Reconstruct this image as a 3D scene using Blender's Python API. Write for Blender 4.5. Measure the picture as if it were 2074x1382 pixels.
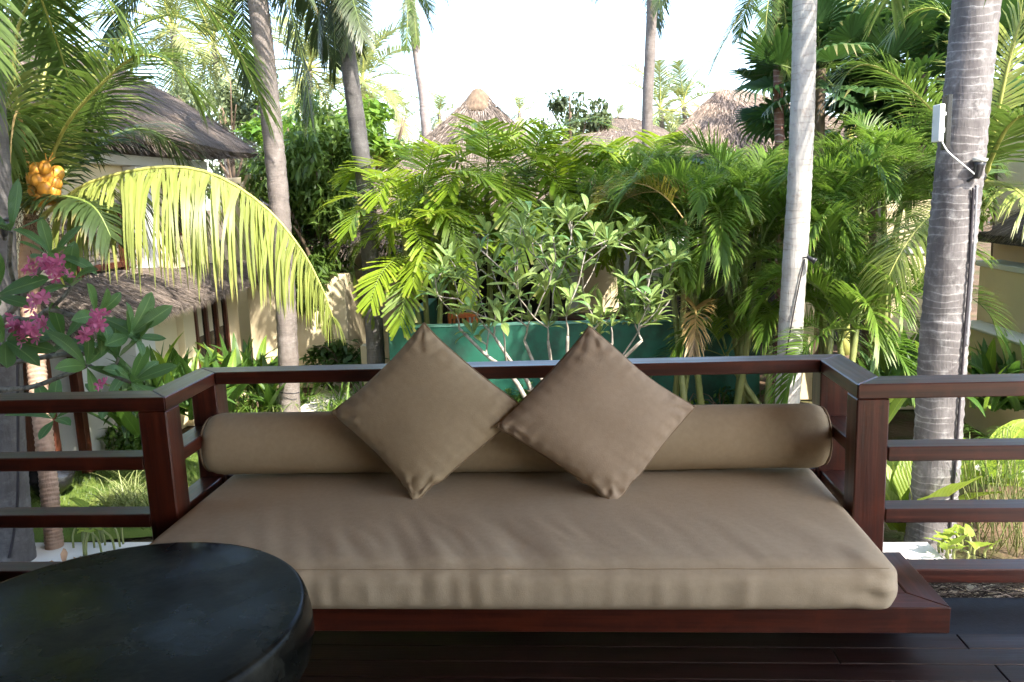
import bpy, bmesh, math, random
import numpy as np
from mathutils import Vector, Matrix, Euler, noise as mnoise

rnd = random.Random(11)
for o in list(bpy.data.objects):
    bpy.data.objects.remove(o)
scene = bpy.context.scene
C = scene.collection
R_ = math.radians

# ------------------------------------------------------------------ camera
FPX, YAW, PITCH, ROLL = 1669.6, .0789, .1739, .0371
CAM = np.array([0., 0., 3.4])
_cy, _sy, _cp, _sp = math.cos(YAW), math.sin(YAW), math.cos(PITCH), math.sin(PITCH)
FW = np.array([-_sy * _cp, _cy * _cp, -_sp])
_r = np.array([_cy, _sy, 0.]); _u = np.cross(_r, FW)
RT = math.cos(ROLL) * _r - math.sin(ROLL) * _u
UP = math.sin(ROLL) * _r + math.cos(ROLL) * _u
cam_d = bpy.data.cameras.new('camera')
cam = bpy.data.objects.new('camera', cam_d); C.objects.link(cam)
cam_d.sensor_fit = 'HORIZONTAL'; cam_d.sensor_width = 22.3; cam_d.lens = FPX / 2074 * 22.3
cam_d.clip_start = .05; cam_d.clip_end = 3000
M = Matrix(((RT[0], UP[0], -FW[0], CAM[0]), (RT[1], UP[1], -FW[1], CAM[1]), (RT[2], UP[2], -FW[2], CAM[2]), (0, 0, 0, 1)))
cam.matrix_world = M
scene.camera = cam


def _ray(u, v): return FW + RT * (u - 1037) / FPX - UP * (v - 691) / FPX
def PZ(u, v, z): d = _ray(u, v); return CAM + d * (z - CAM[2]) / d[2]      # a place on the level z
def PY(u, v, Y): d = _ray(u, v); return CAM + d * Y / d[1]                  # a place Y metres out
def PX(u, v, X): d = _ray(u, v); return CAM + d * X / d[0]


# ------------------------------------------------------------------ sky, sun, exposure
SUN_AZ = (0.68, -0.733); SUN_EL = R_(47)
world = bpy.data.worlds.new('World'); scene.world = world; world.use_nodes = True
nt = world.node_tree; bgn = nt.nodes['Background']
sky = nt.nodes.new('ShaderNodeTexSky'); sky.sky_type = 'NISHITA'; sky.sun_disc = False
sky.sun_elevation = SUN_EL; sky.sun_rotation = math.atan2(SUN_AZ[0], SUN_AZ[1])
sky.altitude = 0; sky.air_density = 1.0; sky.dust_density = 1.5; sky.ozone_density = 1.0
nt.links.new(sky.outputs[0], bgn.inputs[0]); bgn.inputs[1].default_value = .15
sl = bpy.data.lights.new('sun', 'SUN'); sl.energy = 3.5; sl.angle = R_(.53); sl.color = (1, .93, .82)
sun = bpy.data.objects.new('sun', sl); C.objects.link(sun)
to_sun = Vector((SUN_AZ[0] * math.cos(SUN_EL), SUN_AZ[1] * math.cos(SUN_EL), math.sin(SUN_EL)))
sun.rotation_euler = to_sun.to_track_quat('Z', 'Y').to_euler()
scene.view_settings.view_transform = 'Standard'; scene.view_settings.look = 'None'
scene.view_settings.gamma = 1; scene.view_settings.exposure = 2.3
scene.render.engine = 'CYCLES'
scene.cycles.use_denoising = True
scene.cycles.max_bounces = 5; scene.cycles.diffuse_bounces = 3; scene.cycles.glossy_bounces = 2; scene.cycles.transmission_bounces = 3; scene.cycles.transparent_max_bounces = 4
scene.cycles.use_adaptive_sampling = True; scene.cycles.adaptive_threshold = .03

# ------------------------------------------------------------------ materials
MATS = {}


def _new(name):
    m = bpy.data.materials.new(name); m.use_nodes = True
    n = m.node_tree.nodes; n.clear()
    return m, n, m.node_tree.links


def ramp(n, stops):
    r = n.new('ShaderNodeValToRGB'); e = r.color_ramp.elements
    while len(e) < len(stops): e.new(.5)
    for k, (p, c) in enumerate(stops): e[k].position = p; e[k].color = (*c, 1)
    return r


def noise(n, l, vec, scale, detail=4, rough=.55, dist=0):
    t = n.new('ShaderNodeTexNoise'); t.inputs['Scale'].default_value = scale; t.inputs['Detail'].default_value = detail
    t.inputs['Roughness'].default_value = rough; t.inputs['Distortion'].default_value = dist
    l.new(vec, t.inputs['Vector']); return t


def surf(name, c1, c2, rough=.6, nscale=4, stretch=(1, 1, 1), bump=.0, bscale=30, bstretch=None, spec=.5, coat=0, coords='Object',
         c3=None, detail=5, patch=None, rough2=None, bdist=.01, sheen=0):
    """two-tone surface: colour from stretched noise, fine relief from a second noise, optional patches of stain (patch)"""
    m, n, l = _new(name)
    out = n.new('ShaderNodeOutputMaterial'); p = n.new('ShaderNodeBsdfPrincipled'); l.new(p.outputs[0], out.inputs[0])
    tc = n.new('ShaderNodeTexCoord'); mp = n.new('ShaderNodeMapping'); mp.inputs['Scale'].default_value = stretch
    l.new(tc.outputs[coords], mp.inputs[0])
    t = noise(n, l, mp.outputs[0], nscale, detail)
    stops = [(.3, c1), (.7, c2)] if c3 is None else [(.25, c1), (.5, c2), (.75, c3)]
    r = ramp(n, stops); l.new(t.outputs['Fac'], r.inputs[0]); col = r.outputs[0]
    if patch:
        pc, ps, lo, hi, amt = patch
        t2 = noise(n, l, tc.outputs[coords], ps, 6, .65)
        mr = n.new('ShaderNodeMapRange'); mr.inputs[1].default_value = lo; mr.inputs[2].default_value = hi; mr.inputs[4].default_value = amt
        l.new(t2.outputs['Fac'], mr.inputs[0])
        mx = n.new('ShaderNodeMix'); mx.data_type = 'RGBA'; l.new(mr.outputs[0], mx.inputs[0])
        l.new(col, mx.inputs[6]); mx.inputs[7].default_value = (*pc, 1); col = mx.outputs[2]
    l.new(col, p.inputs['Base Color'])
    p.inputs['Roughness'].default_value = rough; p.inputs['Specular IOR Level'].default_value = spec
    if rough2 is not None:
        mr = n.new('ShaderNodeMapRange'); mr.inputs[3].default_value = rough; mr.inputs[4].default_value = rough2
        mr.inputs[1].default_value = .3; mr.inputs[2].default_value = .7
        t4 = noise(n, l, mp.outputs[0], nscale * .6, 5); l.new(t4.outputs['Fac'], mr.inputs[0]); l.new(mr.outputs[0], p.inputs['Roughness'])
    if coat: p.inputs['Coat Weight'].default_value = coat; p.inputs['Coat Roughness'].default_value = .28
    if sheen: p.inputs['Sheen Weight'].default_value = sheen; p.inputs['Sheen Roughness'].default_value = .6
    if bump:
        mp2 = n.new('ShaderNodeMapping'); mp2.inputs['Scale'].default_value = bstretch or stretch
        l.new(tc.outputs[coords], mp2.inputs[0])
        t3 = noise(n, l, mp2.outputs[0], bscale, 4); b = n.new('ShaderNodeBump'); b.inputs['Strength'].default_value = bump
        b.inputs['Distance'].default_value = bdist
        l.new(t3.outputs['Fac'], b.inputs['Height']); l.new(b.outputs[0], p.inputs['Normal'])
    MATS[name] = m
    return m


def leafmat(name, c1, c2, trans=(.25, .4, .05), tw=.35, rough=.42, var=.25, vein=0, spec=.45, tip=.75):
    """leaf: colour between c1 and c2 by object and by patch; light passes through the blade"""
    m, n, l = _new(name)
    out = n.new('ShaderNodeOutputMaterial'); p = n.new('ShaderNodeBsdfPrincipled'); tr = n.new('ShaderNodeBsdfTranslucent')
    mix = n.new('ShaderNodeMixShader'); mix.inputs[0].default_value = tw
    l.new(p.outputs[0], mix.inputs[1]); l.new(tr.outputs[0], mix.inputs[2]); l.new(mix.outputs[0], out.inputs[0])
    tc = n.new('ShaderNodeTexCoord'); oi = n.new('ShaderNodeObjectInfo')
    t = noise(n, l, tc.outputs['Object'], 2.3, 5, .65)
    ad = n.new('ShaderNodeMath'); ad.operation = 'MULTIPLY_ADD'; ad.inputs[1].default_value = .55; l.new(oi.outputs['Random'], ad.inputs[0])
    ml = n.new('ShaderNodeMath'); ml.operation = 'MULTIPLY_ADD'; ml.inputs[1].default_value = 1.0; ml.inputs[2].default_value = -.27
    l.new(t.outputs['Fac'], ml.inputs[0]); l.new(ml.outputs[0], ad.inputs[2])
    r = ramp(n, [(.08, c1), (.92, c2)]); l.new(ad.outputs[0], r.inputs[0])
    hv = n.new('ShaderNodeHueSaturation'); l.new(r.outputs[0], hv.inputs['Color'])
    wn = n.new('ShaderNodeMath'); wn.operation = 'MULTIPLY_ADD'; wn.inputs[1].default_value = var; wn.inputs[2].default_value = 1 - var / 2
    t9 = noise(n, l, tc.outputs['Object'], 17, 2); l.new(t9.outputs['Fac'], wn.inputs[0]); l.new(wn.outputs[0], hv.inputs['Value'])
    col = hv.outputs[0]
    if not vein:                                        # each leaflet its own tone, some with dry tips (u: leaflet, v: along it)
        uv = n.new('ShaderNodeUVMap'); sp = n.new('ShaderNodeSeparateXYZ'); l.new(uv.outputs[0], sp.inputs[0])
        h2 = n.new('ShaderNodeHueSaturation'); l.new(col, h2.inputs['Color']); va = n.new('ShaderNodeMath'); va.operation = 'MULTIPLY_ADD'; va.inputs[1].default_value = .6; va.inputs[2].default_value = .72
        l.new(sp.outputs[0], va.inputs[0]); l.new(va.outputs[0], h2.inputs['Value'])
        m1 = n.new('ShaderNodeMapRange'); m1.inputs[1].default_value = .72; m1.inputs[2].default_value = .98; l.new(sp.outputs[1], m1.inputs[0])
        m2 = n.new('ShaderNodeMapRange'); m2.inputs[1].default_value = .55; m2.inputs[2].default_value = .75; m2.inputs[4].default_value = tip; l.new(sp.outputs[0], m2.inputs[0])
        pm = n.new('ShaderNodeMath'); pm.operation = 'MULTIPLY'; l.new(m1.outputs[0], pm.inputs[0]); l.new(m2.outputs[0], pm.inputs[1])
        m3 = n.new('ShaderNodeMix'); m3.data_type = 'RGBA'; l.new(pm.outputs[0], m3.inputs[0]); l.new(h2.outputs[0], m3.inputs[6]); m3.inputs[7].default_value = (.27, .20, .075, 1); col = m3.outputs[2]
    if vein:
        uv = n.new('ShaderNodeUVMap'); sp = n.new('ShaderNodeSeparateXYZ'); l.new(uv.outputs[0], sp.inputs[0])
        ab = n.new('ShaderNodeMath'); ab.operation = 'ABSOLUTE'; l.new(sp.outputs[1], ab.inputs[0])
        su = n.new('ShaderNodeMath'); su.operation = 'MULTIPLY_ADD'; su.inputs[1].default_value = -.3; l.new(ab.outputs[0], su.inputs[0]); l.new(sp.outputs[0], su.inputs[2])
        wv = n.new('ShaderNodeMath'); wv.operation = 'MULTIPLY'; wv.inputs[1].default_value = 110; l.new(su.outputs[0], wv.inputs[0])
        sn = n.new('ShaderNodeMath'); sn.operation = 'SINE'; l.new(wv.outputs[0], sn.inputs[0])
        mr = n.new('ShaderNodeMapRange'); mr.inputs[1].default_value = .82; mr.inputs[2].default_value = 1; mr.inputs[4].default_value = .4; l.new(sn.outputs[0], mr.inputs[0])
        mid = n.new('ShaderNodeMapRange'); mid.inputs[1].default_value = .1; mid.inputs[2].default_value = .03; mid.inputs[4].default_value = .75; l.new(ab.outputs[0], mid.inputs[0])
        mxx = n.new('ShaderNodeMath'); mxx.operation = 'MAXIMUM'; l.new(mr.outputs[0], mxx.inputs[0]); l.new(mid.outputs[0], mxx.inputs[1])
        mx = n.new('ShaderNodeMix'); mx.data_type = 'RGBA'; l.new(mxx.outputs[0], mx.inputs[0]); l.new(col, mx.inputs[6])
        mx.inputs[7].default_value = (min(1, c2[0] * 2.2), min(1, c2[1] * 1.8), min(1, c2[2] * 1.9), 1); col = mx.outputs[2]
        b = n.new('ShaderNodeBump'); b.inputs['Strength'].default_value = .35; b.inputs['Distance'].default_value = .004
        l.new(sn.outputs[0], b.inputs['Height']); l.new(b.outputs[0], p.inputs['Normal'])
    l.new(col, p.inputs['Base Color']); p.inputs['Roughness'].default_value = rough; p.inputs['Specular IOR Level'].default_value = spec
    mt = n.new('ShaderNodeMix'); mt.data_type = 'RGBA'; mt.blend_type = 'MIX'; mt.inputs[0].default_value = .65
    l.new(col, mt.inputs[6]); mt.inputs[7].default_value = (*trans, 1); l.new(mt.outputs[2], tr.inputs[0])
    MATS[name] = m
    return m


def trunkmat(name, c1, c2, ring=(.2, .19, .18), rscale=5.5, amt=.6, lich=(.45, .44, .42), lamt=.35):
    """palm trunk: bark tones, ring scars round the stem, pale lichen"""
    m, n, l = _new(name)
    out = n.new('ShaderNodeOutputMaterial'); p = n.new('ShaderNodeBsdfPrincipled'); l.new(p.outputs[0], out.inputs[0])
    tc = n.new('ShaderNodeTexCoord')
    mp = n.new('ShaderNodeMapping'); mp.inputs['Scale'].default_value = (3, 3, 1.2); l.new(tc.outputs['Object'], mp.inputs[0])
    t = noise(n, l, mp.outputs[0], 2.5, 6, .65); r = ramp(n, [(.3, c1), (.7, c2)]); l.new(t.outputs['Fac'], r.inputs[0])
    mp2 = n.new('ShaderNodeMapping'); mp2.inputs['Scale'].default_value = (.55, .55, 1); l.new(tc.outputs['Object'], mp2.inputs[0])
    w = n.new('ShaderNodeTexWave'); w.wave_type = 'BANDS'; w.bands_direction = 'Z'; w.wave_profile = 'SAW'
    w.inputs['Scale'].default_value = rscale; w.inputs['Distortion'].default_value = 6.5; w.inputs['Detail'].default_value = 3
    w.inputs['Detail Scale'].default_value = 1.1; l.new(mp2.outputs[0], w.inputs[0])
    rr = ramp(n, [(.0, (amt,) * 3), (.10, (.08,) * 3), (.8, (.0,) * 3), (1., (.45 * amt,) * 3)]); l.new(w.outputs['Fac'], rr.inputs[0])
    tb_ = noise(n, l, tc.outputs['Object'], 4.5, 4, .6); mb_ = n.new('ShaderNodeMapRange'); mb_.inputs[1].default_value = .40; mb_.inputs[2].default_value = .62; l.new(tb_.outputs['Fac'], mb_.inputs[0])
    mm_ = n.new('ShaderNodeMath'); mm_.operation = 'MULTIPLY'; l.new(rr.outputs[0], mm_.inputs[0]); l.new(mb_.outputs[0], mm_.inputs[1])
    mx = n.new('ShaderNodeMix'); mx.data_type = 'RGBA'; l.new(mm_.outputs[0], mx.inputs[0]); l.new(r.outputs[0], mx.inputs[6]); mx.inputs[7].default_value = (*ring, 1)
    t2 = noise(n, l, tc.outputs['Object'], 9, 7, .7)
    mr = n.new('ShaderNodeMapRange'); mr.inputs[1].default_value = .52; mr.inputs[2].default_value = .68; mr.inputs[4].default_value = lamt; l.new(t2.outputs['Fac'], mr.inputs[0])
    m2 = n.new('ShaderNodeMix'); m2.data_type = 'RGBA'; l.new(mr.outputs[0], m2.inputs[0]); l.new(mx.outputs[2], m2.inputs[6]); m2.inputs[7].default_value = (*lich, 1)
    l.new(m2.outputs[2], p.inputs['Base Color']); p.inputs['Roughness'].default_value = .85; p.inputs['Specular IOR Level'].default_value = .25
    mp3 = n.new('ShaderNodeMapping'); mp3.inputs['Scale'].default_value = (40, 40, 3); l.new(tc.outputs['Object'], mp3.inputs[0])
    t3 = noise(n, l, mp3.outputs[0], 1.5, 4)
    am = n.new('ShaderNodeMath'); am.operation = 'MULTIPLY_ADD'; am.inputs[1].default_value = .5; l.new(t3.outputs['Fac'], am.inputs[0]); l.new(w.outputs['Fac'], am.inputs[2])
    b = n.new('ShaderNodeBump'); b.inputs['Strength'].default_value = .7; b.inputs['Distance'].default_value = .012; l.new(am.outputs[0], b.inputs['Height']); l.new(b.outputs[0], p.inputs['Normal'])
    MATS[name] = m
    return m


def wood(name, axis, c1, c2, rough=.3, coat=.0):
    st = [(1.2, 26, 26), (26, 1.2, 26), (26, 26, 1.2)][axis]
    return surf(name, c1, c2, rough=rough, nscale=2.2, stretch=st, bump=.22, bscale=5, coat=coat, detail=8, rough2=rough + .22, bdist=.004,
                patch=((c2[0] * 1.9, c2[1] * 1.9, c2[2] * 1.9), 7, .52, .78, .55))


for k, ax in enumerate('XYZ'):
    wood('wood' + ax, k, (.030, .0058, .0028), (.100, .0200, .0078), coat=.35)
    wood('deck' + ax, k, (.010, .0045, .004), (.027, .010, .0075), rough=.28)
    wood('villawood' + ax, k, (.05, .012, .006), (.11, .03, .014), rough=.4)
wood('ceiling_wood', 0, (.20, .12, .06), (.32, .20, .11), rough=.6)
wood('chairwood', 2, (.45, .10, .015), (.60, .16, .03), rough=.4)
surf('fabric', (.475, .385, .270), (.515, .422, .300), rough=.95, nscale=60, stretch=(1, 1, 1), bump=.22, bscale=260, spec=.08, bdist=.003, detail=8,
     patch=((.42, .325, .21), 2.6, .50, .74, .45))
surf('fabric_bolster', (.415, .322, .208), (.455, .356, .233), rough=.95, nscale=60, bump=.22, bscale=260, spec=.08, bdist=.003, detail=8,
     patch=((.36, .272, .17), 3.1, .48, .72, .5))
surf('fabric2', (.395, .295, .205), (.435, .33, .232), rough=.95, nscale=60, bump=.22, bscale=260, spec=.08, bdist=.003, detail=8,
     patch=((.34, .25, .17), 4, .5, .75, .4))
surf('piping', (.24, .17, .105), (.30, .215, .135), rough=.9, nscale=8, spec=.1)
surf('stone_black', (.0035, .004, .0035), (.012, .0125, .0105), rough=.12, nscale=7, bump=.07, bscale=30, rough2=.42, spec=.10,
     patch=((.034, .034, .026), 6.5, .5, .66, .75))
surf('slate', (.008, .011, .019), (.016, .021, .033), rough=.55, nscale=60, bump=.3, bscale=150, bdist=.003)
surf('plaster', (.63, .53, .345), (.70, .59, .39), rough=.9, nscale=.9, bump=.1, bscale=70, spec=.2, bdist=.004,
     patch=((.50, .41, .27), 1.3, .55, .8, .4))
surf('plaster_white', (.58, .57, .53), (.66, .65, .61), rough=.88, nscale=1.1, bump=.1, bscale=70, spec=.2, bdist=.004,
     patch=((.50, .48, .42), 1.7, .55, .8, .4))
surf('green_paint', (.009, .090, .054), (.013, .120, .074), rough=.6, nscale=1.4, bump=.12, bscale=60, bdist=.004,
     patch=((.016, .050, .034), 3.2, .45, .64, .8))
surf('green_cap', (.10, .26, .19), (.16, .34, .26), rough=.75, nscale=7)
surf('thatch', (.07, .052, .042), (.19, .15, .12), rough=.95, nscale=2.0, stretch=(7, .7, 1), coords='UV', bump=1.0, bscale=2, bstretch=(11, .9, 1), spec=.1, bdist=.12,
     c3=(.32, .25, .20), detail=9, patch=((.10, .09, .083), .9, .45, .68, .65))
def strawmat(name, c1, c2, c3):
    m, n, l = _new(name); out = n.new('ShaderNodeOutputMaterial'); p = n.new('ShaderNodeBsdfPrincipled'); l.new(p.outputs[0], out.inputs[0])
    uv = n.new('ShaderNodeUVMap'); sp = n.new('ShaderNodeSeparateXYZ'); l.new(uv.outputs[0], sp.inputs[0]); r = ramp(n, [(.0, c1), (.55, c2), (1., c3)]); l.new(sp.outputs[0], r.inputs[0])
    l.new(r.outputs[0], p.inputs['Base Color']); p.inputs['Roughness'].default_value = .95; p.inputs['Specular IOR Level'].default_value = .1; MATS[name] = m
strawmat('straw', (.07, .05, .04), (.23, .175, .14), (.42, .33, .265)); strawmat('straw_grey', (.045, .037, .033), (.17, .14, .118), (.37, .30, .25))
surf('soil', (.07, .045, .028), (.16, .11, .07), rough=.95, nscale=1.1, bump=.8, bscale=16, spec=.1, bdist=.05,
     patch=((.05, .09, .02), .5, .5, .62, .7))
surf('lawn', (.075, .13, .02), (.15, .20, .04), rough=.9, nscale=2.2, bump=.9, bscale=70, spec=.2, bdist=.03, patch=((.22, .19, .09), 1.1, .55, .75, .5))
surf('paving', (.50, .47, .42), (.62, .59, .53), rough=.85, nscale=2, bump=.15, bscale=60, spec=.2, patch=((.36, .33, .28), 2.2, .55, .8, .5))
surf('rock', (.16, .13, .10), (.34, .29, .23), rough=.9, nscale=3, bump=.5, bscale=14, spec=.2)
surf('black_metal', (.010, .010, .011), (.02, .02, .022), rough=.4, nscale=20)
surf('black_plastic', (.006, .006, .007), (.012, .012, .013), rough=.22, nscale=6)
surf('cable', (.012, .010, .012), (.03, .024, .03), rough=.5, nscale=20)
surf('white_plastic', (.62, .64, .62), (.70, .72, .70), rough=.4, nscale=3)
surf('grey_plastic', (.16, .16, .17), (.2, .2, .21), rough=.5, nscale=3)
surf('lens', (.35, .36, .33), (.5, .5, .46), rough=.2, nscale=8)
surf('painted_shade', (.012, .010, .008), (.02, .016, .012), rough=.8, nscale=3)  # near-black colour stands in for shade inside rooms and recesses
surf('blind', (.50, .44, .31), (.58, .51, .37), rough=.9, nscale=20, stretch=(1, 1, 6))
surf('glass_dark', (.02, .018, .016), (.035, .03, .026), rough=.06, nscale=1, spec=.8)
surf('coconut', (.42, .17, .015), (.60, .29, .035), rough=.45, nscale=4, patch=((.22, .12, .03), 9, .5, .7, .7))
surf('fibre', (.07, .045, .025), (.17, .11, .06), rough=.95, nscale=9, stretch=(6, 6, 1))
surf('plum_bark', (.20, .18, .15), (.36, .33, .28), rough=.85, nscale=12, bump=.3, bscale=40, spec=.2, patch=((.11, .09, .07), 9, .5, .68, .6))
surf('plum_bark_near', (.13, .115, .09), (.26, .24, .20), rough=.85, nscale=14, bump=.4, bscale=60, spec=.2, patch=((.04, .035, .03), 22, .5, .62, .75))
surf('cane', (.12, .15, .04), (.23, .24, .08), rough=.5, nscale=3)
surf('rachis', (.25, .27, .06), (.42, .40, .11), rough=.5, nscale=4)
surf('rachis_green', (.09, .14, .03), (.17, .22, .05), rough=.5, nscale=4)
surf('rachis_dry', (.42, .28, .10), (.58, .42, .18), rough=.6, nscale=4)
surf('bark_brown', (.09, .06, .04), (.2, .14, .09), rough=.9, nscale=5, bump=.6, bscale=20, stretch=(3, 3, .8))
surf('bark_red', (.10, .038, .026), (.17, .07, .05), rough=.8, nscale=5, bump=.4, bscale=20, stretch=(1, 1, 4))
surf('dry_leaf', (.30, .16, .08), (.48, .30, .17), rough=.8, nscale=6)
trunkmat('trunk_grey', (.085, .076, .076), (.19, .175, .17), ring=(.52, .50, .48), amt=.8, rscale=4.6, lamt=.4)
trunkmat('trunk_pale', (.30, .285, .265), (.46, .44, .41), ring=(.14, .12, .11), rscale=4.2, amt=.8, lich=(.20, .155, .13), lamt=.5)
trunkmat('trunk_brown', (.16, .135, .12), (.25, .215, .195), ring=(.10, .085, .075), rscale=8, amt=.55, lich=(.36, .34, .32), lamt=.3)
trunkmat('trunk_dark', (.075, .068, .066), (.145, .135, .13), ring=(.05, .045, .045), rscale=7, amt=.5, lich=(.26, .25, .245), lamt=.3)
trunkmat('trunk_tan', (.30, .19, .13), (.46, .32, .24), ring=(.14, .08, .05), rscale=8, amt=.7, lich=(.5, .38, .3), lamt=.3)
trunkmat('trunk_rose', (.26, .21, .19), (.38, .32, .30), ring=(.16, .12, .11), rscale=7, amt=.5, lich=(.5, .46, .44), lamt=.3)
trunkmat('trunk_ringed', (.12, .05, .038), (.2, .09, .07), ring=(.62, .58, .55), rscale=3.2, amt=.9, lich=(.4, .36, .34), lamt=.25)
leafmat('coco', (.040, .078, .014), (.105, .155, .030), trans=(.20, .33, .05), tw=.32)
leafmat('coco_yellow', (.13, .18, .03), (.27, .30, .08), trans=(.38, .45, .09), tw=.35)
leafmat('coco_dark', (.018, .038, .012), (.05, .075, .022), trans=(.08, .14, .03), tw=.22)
leafmat('coco_far', (.11, .155, .05), (.24, .26, .10), trans=(.38, .44, .14), tw=.32)
leafmat('areca', (.045, .100, .012), (.125, .20, .028), trans=(.27, .45, .05), tw=.36, spec=.25)
leafmat('areca_yellow', (.20, .20, .03), (.36, .30, .05), trans=(.45, .38, .06), tw=.35)
leafmat('areca_tan', (.20, .13, .045), (.32, .22, .08), trans=(.36, .26, .09), tw=.3)
leafmat('macarthur', (.095, .18, .012), (.225, .31, .024), trans=(.42, .56, .04), tw=.4)
leafmat('fanleaf', (.012, .040, .014), (.040, .085, .024), trans=(.09, .20, .03), tw=.22)
leafmat('plum_leaf', (.060, .150, .045), (.125, .235, .075), trans=(.20, .36, .05), tw=.28, vein=1, rough=.38)
leafmat('plum_leaf_pale', (.10, .18, .04), (.21, .29, .085), trans=(.30, .40, .10), tw=.3, vein=1)
leafmat('plum_leaf_yellow', (.40, .36, .03), (.55, .46, .05), trans=(.55, .45, .05), tw=.3, vein=1)
leafmat('strap', (.022, .066, .013), (.060, .125, .022), trans=(.16, .33, .04), tw=.28, vein=1, rough=.35)
leafmat('strap_bright', (.085, .17, .016), (.17, .26, .03), trans=(.36, .50, .05), tw=.35, vein=1)
leafmat('taro', (.13, .22, .022), (.25, .33, .05), trans=(.42, .56, .06), tw=.4, vein=1)
leafmat('grassy', (.05, .11, .016), (.11, .18, .03), trans=(.24, .40, .05), tw=.3)
leafmat('grass_pale', (.17, .22, .07), (.30, .33, .14), trans=(.40, .46, .16), tw=.3)
leafmat('broad', (.022, .058, .012), (.075, .13, .024), trans=(.18, .34, .04), tw=.3)
leafmat('broad_grey', (.06, .085, .035), (.13, .16, .07), trans=(.22, .28, .1), tw=.25)
leafmat('broad_bright', (.06, .14, .012), (.15, .25, .03), trans=(.32, .5, .05), tw=.35)
leafmat('bambooish', (.045, .095, .018), (.13, .19, .04), trans=(.26, .42, .06), tw=.35)
leafmat('petal', (.66, .05, .22), (.86, .30, .48), trans=(.85, .3, .5), tw=.3, rough=.6)

# ------------------------------------------------------------------ mesh helpers
V3 = lambda *a: np.array(a, float)


def unit(v):
    v = np.asarray(v, float); L = math.sqrt((v * v).sum()); return v / L if L > 1e-12 else v


class MB:
    """collects faces, then links them as one mesh"""
    def __init__(s): s.v = []; s.f = []; s.m = []; s.uv = []; s.mi = 0

    def add(s, verts, faces, uvs=None):
        b = len(s.v); s.v.extend([tuple(map(float, p)) for p in verts])
        for f in faces:
            s.f.append([b + i for i in f]); s.m.append(s.mi)
            s.uv.append([uvs[i] for i in f] if uvs is not None else [(0, 0)] * len(f))

    def box(s, c, d, rz=0):
        c = np.array(c, float); h = np.array(d, float) / 2; cs, sn = math.cos(rz), math.sin(rz); P = []
        for x, y, z in ((-1, -1, -1), (1, -1, -1), (1, 1, -1), (-1, 1, -1), (-1, -1, 1), (1, -1, 1), (1, 1, 1), (-1, 1, 1)):
            x, y = x * h[0], y * h[1]; P.append((c[0] + x * cs - y * sn, c[1] + x * sn + y * cs, c[2] + z * h[2]))
        s.add(P, [(0, 3, 2, 1), (4, 5, 6, 7), (0, 1, 5, 4), (1, 2, 6, 5), (2, 3, 7, 6), (3, 0, 4, 7)])

    def tube(s, path, rad, n=8, cap=True):
        path = [np.array(p, float) for p in path]; k = len(path)
        if np.isscalar(rad): rad = [rad] * k
        P = []; ref = None
        for i in range(k):
            t = unit(path[min(i + 1, k - 1)] - path[max(i - 1, 0)])
            if ref is None: ref = V3(0, 0, 1) if abs(t[2]) < .9 else V3(1, 0, 0)
            a = unit(np.cross(t, ref)); b = np.cross(a, t); ref = b
            for j in range(n):
                th = 2 * math.pi * j / n; P.append(path[i] + rad[i] * (math.cos(th) * a + math.sin(th) * b))
        F = []
        for i in range(k - 1):
            for j in range(n):
                F.append((i * n + j, i * n + (j + 1) % n, (i + 1) * n + (j + 1) % n, (i + 1) * n + j))
        if cap: F.append(tuple(range(n - 1, -1, -1))); F.append(tuple((k - 1) * n + j for j in range(n)))
        s.add(P, F)

    def lathe(s, prof, n=32, c=(0, 0, 0)):
        P = []; F = []
        for r, z in prof:
            for j in range(n):
                th = 2 * math.pi * j / n; P.append((c[0] + r * math.cos(th), c[1] + r * math.sin(th), c[2] + z))
        for i in range(len(prof) - 1):
            for j in range(n): F.append((i * n + j, i * n + (j + 1) % n, (i + 1) * n + (j + 1) % n, (i + 1) * n + j))
        F.append(tuple(range(n - 1, -1, -1))); F.append(tuple((len(prof) - 1) * n + j for j in range(n)))
        s.add(P, F)

    def mesh(s, name, mats, smooth=True):
        me = bpy.data.meshes.new(name); me.from_pydata(s.v, [], s.f)
        for m in (mats if isinstance(mats, (list, tuple)) else [mats]): me.materials.append(MATS[m] if isinstance(m, str) else m)
        if len(me.materials) > 1: me.polygons.foreach_set('material_index', s.m)
        ul = me.uv_layers.new(name='UVMap'); flat = []
        for q in s.uv:
            for a in q: flat.extend(a)
        ul.data.foreach_set('uv', flat)
        me.polygons.foreach_set('use_smooth', [smooth] * len(me.polygons))
        me.update(); return me


OFF = {}


def link(name, data, parent=None, loc=None, rot=None, scale=None, label=None):
    """an object; loc is where its mesh origin stands in the world (none: the mesh is in world coordinates)"""
    o = bpy.data.objects.new(name, data); C.objects.link(o)
    w = np.array(loc if loc is not None else (0, 0, 0), float)
    base = OFF[parent.name] if parent else np.zeros(3)
    if parent: o.parent = parent
    o.location = tuple(w - base); OFF[o.name] = w
    if rot is not None: o.rotation_euler = rot
    if scale is not None: o.scale = (scale,) * 3 if np.isscalar(scale) else scale
    if label: o['label'] = label
    return o


def tag(o, label, cat, group=None):
    o['label'] = label; o['category'] = cat
    if group: o['group'] = group
    return o


def thing(name, label, cat, loc=(0, 0, 0), group=None):
    o = bpy.data.objects.new(name, None); C.objects.link(o); o.location = tuple(map(float, loc)); OFF[o.name] = np.array(loc, float)
    o.empty_display_size = .1
    return tag(o, label, cat, group)


def struct(name, me, kind='structure', **k):
    o = link(name, me, **k); o['kind'] = kind; return o


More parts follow.
